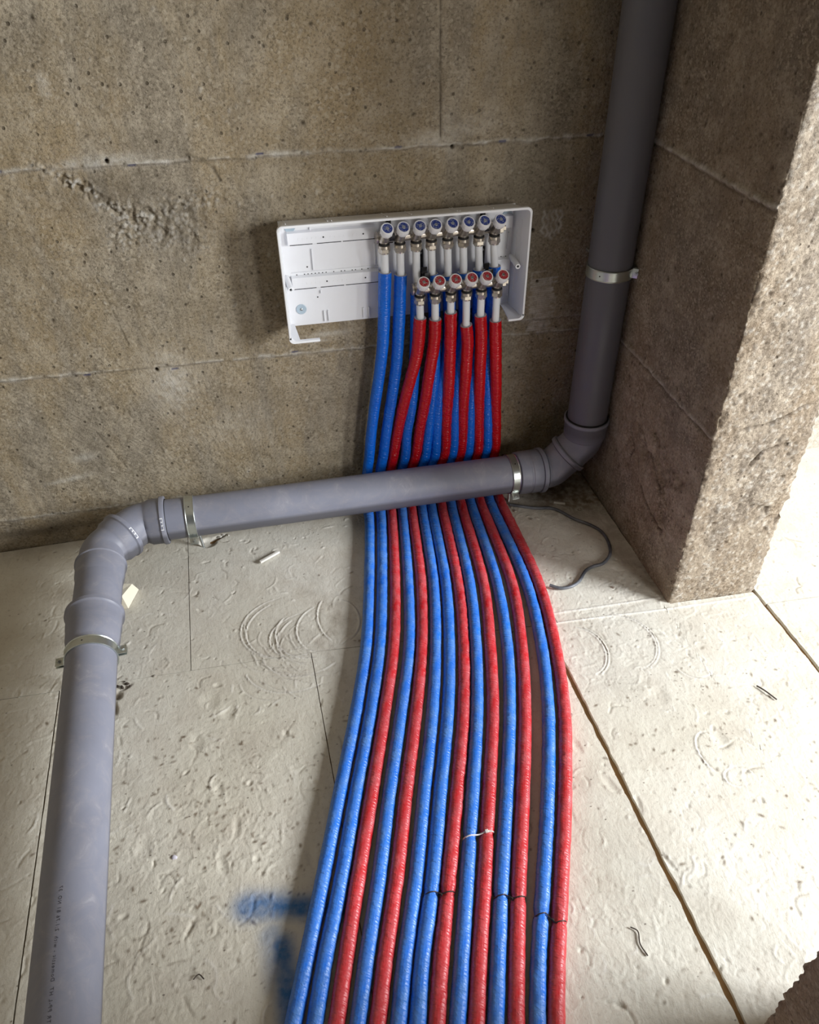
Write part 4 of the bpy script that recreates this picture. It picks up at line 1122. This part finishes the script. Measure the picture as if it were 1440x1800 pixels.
bracket(.5905, .705, .634, .063, 'black plastic bracket between the last two red-disc valves')

# ------------------------------------------------------------------ grey drain pipe run
RP = .0525
def straight(name, p, q, label, cat='pipe', r=RP, parts=None):
    b = MB(); d = np.asarray(q, float) - np.asarray(p, float); L = np.linalg.norm(d)
    n = max(6, int(L / .03))
    b.lathe(p, d, [(L * k / n, r) for k in range(n + 1)], 56)
    root = empty(name, tuple(map(float, p)), label, cat)
    b.build('pipe_wall', M_DRAIN, root)
    return root

def fitting(pts, bend_r, label, mouth=.0625, sock=.0590, slen=.050, name='pipe_elbow', mark=None):
    """elbow: socket at the first point, spigot end at the last point"""
    root = empty(name, tuple(map(float, pts[0])), label, 'elbow')
    P = arc_path(pts, [bend_r], 10)
    L = np.concatenate([[0], np.cumsum(np.linalg.norm(np.diff(P, axis=0), axis=1))])
    qs = []; rr = []
    prof = [(0, .0560), (.0005, mouth - .001), (.002, mouth), (.011, mouth), (.0125, mouth - .0012), (.0140, sock + .0006), (.0155, sock), (slen - .010, sock - .0003), (slen, RP + .0012), (slen + .004, RP + .0006)]
    q = slen + .008
    while q < L[-1] - .002: prof.append((q, RP + .0004)); q += .006
    prof.append((L[-1], RP + .0004))
    c = np.array([[np.interp(a, L, P[:, k]) for k in range(3)] for a, _ in prof])
    b = MB(); b.tube(c, [r for _, r in prof], 56)
    b.build('elbow_body', M_DRAIN, root)
    d0 = unit(P[1] - P[0])
    b = MB(); b.lathe(P[0] - d0 * .0016, d0, [(0, .0530), (0, .0545), (.003, .0550), (.004, .0540)], 48, caps=False); b.build('seal', M_RUBBER, root)
    if mark is not None:
        # small raised white mould mark on the mouth ring
        side = unit(np.asarray(mark, float) - (np.asarray(mark) @ d0) * d0); o_ = np.cross(d0, side)
        b = MB()
        for k, (u0, u1, w0, w1) in enumerate([(-.016, -.013, -.0035, .0035), (-.013, -.006, -.0035, -.0020), (-.005, -.002, -.0035, .0020), (-.002, .003, -.0035, -.0020), (.004, .007, -.0035, .0025), (.007, .013, -.0035, -.0018), (.013, .016, -.0035, .0035)]):
            V = []
            for rad_ in (mouth + .0002, mouth + .0007):
                for u, w in ((u0, w0), (u1, w0), (u1, w1), (u0, w1)):
                    a = u / mouth
                    V.append(P[0] + d0 * (.0075 + w) + (side * math.cos(a) + o_ * math.sin(a)) * rad_)
            b.add(V, [(0, 1, 2, 3), (7, 6, 5, 4), (0, 4, 5, 1), (1, 5, 6, 2), (2, 6, 7, 3), (3, 7, 4, 0)])
        b.build('mould_mark', M_MARK, root)
    return root

hz = lambda x: .1190 - .0245 * (x + .19)                   # axis height of the pipe along the back wall
hy = -.130
# run along the wall
straight('drain_pipe', (-.290, hy, hz(-.290)), (.705, hy, hz(.705)), 'long grey drain pipe running along the back wall across the coloured pipes')
# left-hand turn towards the camera: two 45 degree elbows
A0 = np.array((-.268, hy, hz(-.268))); A1 = np.array((-.338, hy, hz(-.335))); d45 = unit((-1, -1, 0))
A2 = A1 + d45 * .050
fitting([A0, A1, A2 + d45 * .004], .05, 'grey elbow joined to the left end of the long pipe, white marks on its ring', mark=(0, -1, .55))
xl = -.4235; zl = .1180
A3 = np.array((xl, A2[1] - (A2[0] - xl), zl)); 
B0 = A2 - d45 * .004
fitting([B0, A3, (xl, A3[1] - .062, zl)], .05, 'grey elbow above the cream foam wedge, leading to the left-hand pipe', mark=(1, -1, .9), slen=.042)
yS = A3[1] - .055
# short piece with a collar at its upstream end, then the long piece with socket
root = empty('drain_pipe', (xl, yS, zl), 'short grey drain pipe between the elbow and the pipe with the clamp', 'pipe')
b = MB(); b.lathe((xl, yS + .006, zl), (0, -1, 0), [(0, .0535), (.0005, .0585), (.002, .0600), (.006, .0600), (.008, .0575), (.020, .0570), (.050, .0560), (.060, .0540), (.065, RP + .0005), (.30, RP + .0005)], 56)
b.build('pipe_wall', M_DRAIN, root)
yM = -.430
dl = unit((.018, -1, -.002))
root = empty('drain_pipe', (xl - .002, yM, zl), 'long grey drain pipe with faint printed lettering, at the left over the floor', 'pipe')
o0 = np.array((xl - .002, yM, zl))
b = MB(); b.lathe(o0, dl, [(0, .0565), (.0005, .0620), (.0025, .0640), (.012, .0640), (.0145, .0620), (.018, .0600), (.050, .0590), (.060, .0575), (.085, .0568), (.100, .0545), (.108, RP)] + [(.108 + k * .08, RP) for k in range(1, 26)], 56)
b.build('pipe_wall', M_DRAIN, root)
# faded print along the pipe
def print_on_pipe(text, parent):
    cu = bpy.data.curves.new('print', 'FONT'); cu.body = text; cu.size = .0078; cu.space_character = 1.25; cu.extrude = 0
    tmp = bpy.data.objects.new('print', cu); COL.objects.link(tmp)
    dg = bpy.context.evaluated_depsgraph_get(); me = bpy.data.meshes.new_from_object(tmp.evaluated_get(dg))
    bpy.data.objects.remove(tmp)
    start = o0 + dl * 1.02
    side = unit(np.cross(dl, (0, 0, 1)))           # towards -x
    for v in me.vertices:
        u, w = v.co.x, v.co.y
        ang = math.radians(84) + w / RP
        p = start - dl * u
        n_ = np.array((0, 0, 1.0)) * math.sin(ang) + side * math.cos(ang)
        q = p + n_ * (RP + .00025)
        v.co = q
    o = link_mesh('printed_lettering', me, M_INK, parent, 0)
print_on_pipe('HO 02:71 2.0 2  1100  02-10 0  17:24 L TR PP-L HT  Domestic - with  2:1.76 B1 NO. 37', root)

# right-hand turn up to the riser
C0 = np.array((.690, hy, hz(.690)));
straightC = unit((1, 0, -.0245))
root = empty('drain_pipe_socket', tuple(C0), 'grey socket sleeve between the clamp and the right-hand elbow', 'pipe')
b = MB(); b.lathe(C0 - straightC * .012, straightC, [(0, .0555), (.0008, .0590), (.012, .0602), (.028, .0606), (.030, .0590), (.034, .0590), (.036, .0606), (.060, .0606), (.064, .0585), (.0655, .0555)], 56)
b.build('socket_wall', M_DRAIN, root)
D0 = np.array((.7425, hy, hz(.7425))); u45 = unit((1, -.03, 1))
D1 = np.array((.782, hy, hz(.782)))
xr, yr = .868, -.135
D2 = D1 + u45 * .060
root = fitting([D0, D1, D2], .03, 'grey elbow joined to the right end of the long pipe, lower corner elbow', slen=.022, mouth=.0640, sock=.0600)
D3 = np.array((xr, yr, D1[2] + (xr - D1[0])))
fitting([D2 - u45 * .002, D3, (xr, yr, D3[2] + .055)], .05, 'grey elbow rising to the riser, upper of the two by the corner', slen=.018, mouth=.0600, sock=.0565)
zr0 = D3[2] + .018
root = empty('drain_riser', (xr, yr, zr0), 'tall dark grey riser pipe standing in the corner of the room', 'pipe')
b = MB(); b.lathe((xr, yr, zr0), (0, 0, 1), [(0, .0545), (.003, .0572), (.040, .0585), (.046, .0610), (.056, .0610), (.0575, .0600), (.0578, .0560)], 56)
b.build('socket_collar', M_DRAIN, root)
b = MB(); b.lathe((xr, yr, zr0 + .056), (0, 0, 1), [(0, .0530), (0, .0570), (.0028, .0572), (.0036, .0530)], 48, caps=False); b.build('seal', M_RUBBER, root)
b = MB(); b.lathe((xr, yr, zr0 + .030), (0, 0, 1), [(k * .06, RP) for k in range(40)], 56); b.build('pipe_wall', M_DRAIN_SHADED, root)

def clamp(c, axis, ears, label, rod=None, split=None, r=RP, w=.023):
    """steel band round a pipe; ears: directions of flat lugs; rod: foot of a threaded rod"""
    c = np.asarray(c, float); a = unit(axis)
    root = empty('pipe_clamp', tuple(c), label, 'clamp')
    b = MB()
    b.lathe(c - a * w / 2, a, [(0, r + .0004), (0, r + .0030), (.0010, r + .0034), (.0026, r + .0022), (w - .0026, r + .0022), (w - .0010, r + .0034), (w, r + .0030), (w, r + .0004)], 56, caps=False)
    b.build('band', M_ZINC, root)
    for e in ears:
        e = unit(np.asarray(e, float) - (np.asarray(e) @ a) * a); t = np.cross(a, e)
        Rm = Matrix((tuple(a), tuple(e), tuple(t))).transposed()
        for s in (-1, 1):
            b = MB(); p = c + e * (r + .0105) + t * s * .0035
            b.box(p, (w * .9, .020, .0018), Rm, .0006); b.build('lug', M_ZINC, root)
        b = MB(); p = c + e * (r + .0125)
        b.lathe(p + t * .0045, t, [(0, .0050), (.0032, .0050), (.0040, .0040)], 6); b.lathe(p - t * .010, t, [(0, .0024), (.015, .0024)], 12); b.lathe(p - t * .0045, -t, [(0, .0048), (.0030, .0048)], 6)
        b.build('bolt', M_BOLT, root)
    # small round hole punched through the band
    h = unit(np.array((-.1, -.45, 1.0)) - (np.array((-.1, -.45, 1.0)) @ a) * a) if abs(a[2]) < .5 else unit((-.75, -.66, 0))
    b = MB(); b.lathe(c + h * (r + .0020), h, [(0, .0019), (.0005, .0017)], 12); b.build('punched_hole', M_BLACK, root)
    if rod is not None:
        p0, p1 = np.asarray(rod[0], float), np.asarray(rod[1], float)
        b = MB(); L = np.linalg.norm(p1 - p0); n = int(L / .0012)
        b.lathe(p0, p1 - p0, [(L * k / n, .0038 if k % 2 else .0033) for k in range(n + 1)], 12); b.build('threaded_rod', M_BOLT, root)
        b = MB(); b.lathe(p0, p1 - p0, [(0, .0068), (.009, .0068)], 6); b.build('rod_nut', M_BOLT, root)
    return root
clamp((-.207, hy, hz(-.207)), (1, 0, -.0245), [(0, -.80, -.62)], 'galvanised clamp on the long pipe above the drilled hole in the floor',
      ((-.200, -.122, .0635), (-.196, -.110, -.024)))
clamp((.6640, hy, hz(.664)), (1, 0, -.0245), [(0, -.78, -.65)], 'galvanised clamp on the long pipe beside the rightmost red sleeve', ((.664, hy, .048), (.664, hy, -.01)))
clamp((xr, yr, .668), (0, 0, 1), [(.80, -.62, 0)], 'galvanised pipe clamp on the upright riser pipe', ((xr, yr + .0560, .668), (xr, -.002, .668)), w=.026)
cl = o0 + dl * .128
clamp(cl, tuple(dl), [(1, 0, .02), (-1, 0, -.02)], 'galvanised pipe clamp with two bolted ears on the left-hand pipe', (tuple(cl - np.array((0, 0, .0560))), (cl[0], cl[1], -.01)), w=.025)

# ------------------------------------------------------------------ loose things on the floor
cable_pts = [(.660, -.150, .004), (.690, -.166, .004), (.723, -.182, .004), (.773, -.197, .004), (.814, -.255, .004), (.846, -.290, .004), (.864, -.325, .004), (.863, -.373, .004), (.846, -.416, .005), (.815, -.442, .004), (.785, -.447, .004), (.761, -.457, .004), (.728, -.490, .004), (.702, -.503, .005), (.672, -.503, .006), (.649, -.489, .009)]
b = MB(); b.tube(spline([(x, y, z + .0008) for x, y, z in cable_pts], .004), .0042, 12)
tag(b.build('electric_cable', M_CABLE), 'loose grey cable curling over the floor in the corner', 'cable')

def stick(name, p, q, r, mat, label, cat, h=.0):
    b = MB(); p = np.array((*p, r + .001 + h)); q = np.array((*q, r + .001)); d = q - p; L = np.linalg.norm(d)
    a = unit(d); s_ = unit(np.cross(a, (0, 0, 1))); u = np.cross(s_, a)
    Rm = Matrix((tuple(a), tuple(s_), tuple(u))).transposed()
    b.box((p + q) / 2, (L, r * 2, r * 1.7), Rm, r * .3)
    return tag(b.build(name, mat), label, cat)
stick('foam_stick', (-.053, -.222), (.000, -.190), .0038, M_STICK, 'thin white stick lying on the floor below the long grey pipe', 'stick', .002)
stick('foam_stick', (.786, -.170), (.815, -.184), .0028, M_STICK, 'short white stick in the shaded corner beside the cable', 'stick')
# foam wedge beside the left pipe
b = MB(); b.add([(-.418, -.300, .001), (-.385, -.306, .001), (-.362, -.243, .001), (-.418, -.235, .001), (-.418, -.296, .040), (-.392, -.300, .040), (-.372, -.250, .030), (-.418, -.243, .036)],
                [(3, 2, 1, 0), (4, 5, 6, 7), (0, 1, 5, 4), (1, 2, 6, 5), (2, 3, 7, 6), (3, 0, 4, 7)])
tag(b.build('foam_wedge', simple('cream_foam', (.78, .72, .58), .75, bump=.001, bsc=120), None, 20), 'cream foam wedge on the floor beside the bend of the left pipe', 'foam')

def pebble(p, r, mat, name, label, cat, group=None, seed=0, sq=.6):
    rg = np.random.RandomState(seed)
    bm = bmesh.new(); bmesh.ops.create_icosphere(bm, subdivisions=2, radius=1.0)
    sc = np.array((rg.uniform(.8, 1.5), rg.uniform(.6, 1.0), sq * rg.uniform(.7, 1.0)))
    dirs = [unit(rg.randn(3)) for _ in range(7)]; lim = [rg.uniform(.55, .9) for _ in range(7)]
    for v in bm.verts:
        c = np.array(v.co)
        for d, l in zip(dirs, lim):
            k = c @ d
            if k > l: c = c - d * (k - l)
        v.co = c * sc * r
    zmin = min(v.co.z for v in bm.verts)
    bmesh.ops.rotate(bm, matrix=Matrix.Rotation(rg.uniform(0, 6), 3, 'Z'), verts=bm.verts)
    me = bpy.data.meshes.new(name); bm.to_mesh(me); bm.free()
    o = link_mesh(name, me, mat, None, 30)
    o.location = (p[0], p[1], -zmin - r * .08)
    return tag(o, label, cat, group)
pebble((.553, -.865), .0050, simple('reddish_crumb', (.35, .24, .22), .9), 'concrete_crumb', 'reddish crumb on the floor just past the rightmost red sleeve', 'crumb', None, 3)
pebble((.70, -.225), .0055, M_STONE, 'concrete_crumb', 'brown crumb on the dim floor inside the loop of the cable', 'crumb', None, 5)
pebble((.846, -.215), .0050, M_STONE, 'concrete_crumb', 'pale crumb on the floor near the foot of the right wall', 'crumb', None, 8)
pebble((.805, -.528), .0050, M_STONE, 'concrete_crumb', 'yellowish crumb on the floor just below the free end of the cable', 'crumb', None, 13)
pebble((-.275, -.985), .0070, simple('lilac_paper', (.62, .60, .68), .6), 'crumpled_foil', 'small crumpled pale foil scrap beside the left pipe', 'foil', None, 21, .35)
pebble((-.318, -.540), .0045, M_STONE, 'concrete_crumb', 'grey crumb near the end of the short floor joint, right of the pipe clamp', 'crumb', None, 34)
pebble((.318, -.545), .0036, M_STICK, 'foam_crumb', 'tiny white foam crumb between blue and red sleeves', 'foam', None, 55)
for k, (x, y, r) in enumerate([(-0.378, -.548, .006), (-0.388, -.556, .005), (-0.371, -.556, .004), (-0.398, -.550, .004), (-0.384, -.540, .003), (.655, -.146, .006), (.662, -.160, .005), (.668, -.178, .005), (.650, -.135, .004), (-.15, -.086, .004), (-.142, -.080, .003), (-.128, -.085, .003)]):
    if k < 5: lab = 'dark crumbs piled at the broken floor beside the left pipe clamp'; g = 'dark crumbs by the left clamp'; mt = M_DARKBIT; nm = 'dark_crumb'
    elif k < 9: lab = 'pale plaster crumbs under the right end of the long pipe'; g = 'plaster crumbs under the pipe'; mt = M_STONE; nm = 'plaster_crumb'
    else: lab = 'pale foam crumbs at the rim of the drilled hole'; g = 'crumbs at the drilled hole'; mt = M_STICK; nm = 'foam_crumb'
    pebble((x, y), r, mt, nm, lab, 'crumb', g, 60 + k)
# little dark twigs and shavings
def twig(pts, r, label):
    b = MB(); b.tube(spline([(x, y, .0016 + r + z) for x, y, z in pts], .003), r, 7)
    tag(b.build('dark_shaving', M_DARKBIT), label, 'shaving')
twig([(.484, -1.296, 0), (.493, -1.305, .0006), (.488, -1.325, 0), (.492, -1.345, 0)], .0011, 'dark curved shaving on the floor left of the wide brown joint')
twig([(.979, -.890, 0), (.988, -.908, .0015), (1.0, -.934, 0)], .0016, 'brown splinter on the bright floor at the right')
twig([(-.245, -1.205, 0), (-.236, -1.199, .001), (-.228, -1.208, 0)], .0011, 'dark shaving on the floor below the blue paint mark')
# torn paper scraps at the foot of the wall on the left
b = MB(); b.add([(-.485, -.012, .002), (-.430, -.012, .002), (-.425, -.045, .003), (-.470, -.052, .002), (-.485, -.008, .010), (-.432, -.008, .012), (-.428, -.045, .0045), (-.471, -.052, .0035)],
                [(3, 2, 1, 0), (4, 5, 6, 7), (0, 1, 5, 4), (1, 2, 6, 5), (2, 3, 7, 6), (3, 0, 4, 7)])
tag(b.build('paper_scrap', simple('pinkish_paper', (.55, .44, .36), .8, bump=.002, bsc=80), None, 20), 'torn pinkish scrap at the foot of the back wall, left of the bend', 'scrap')
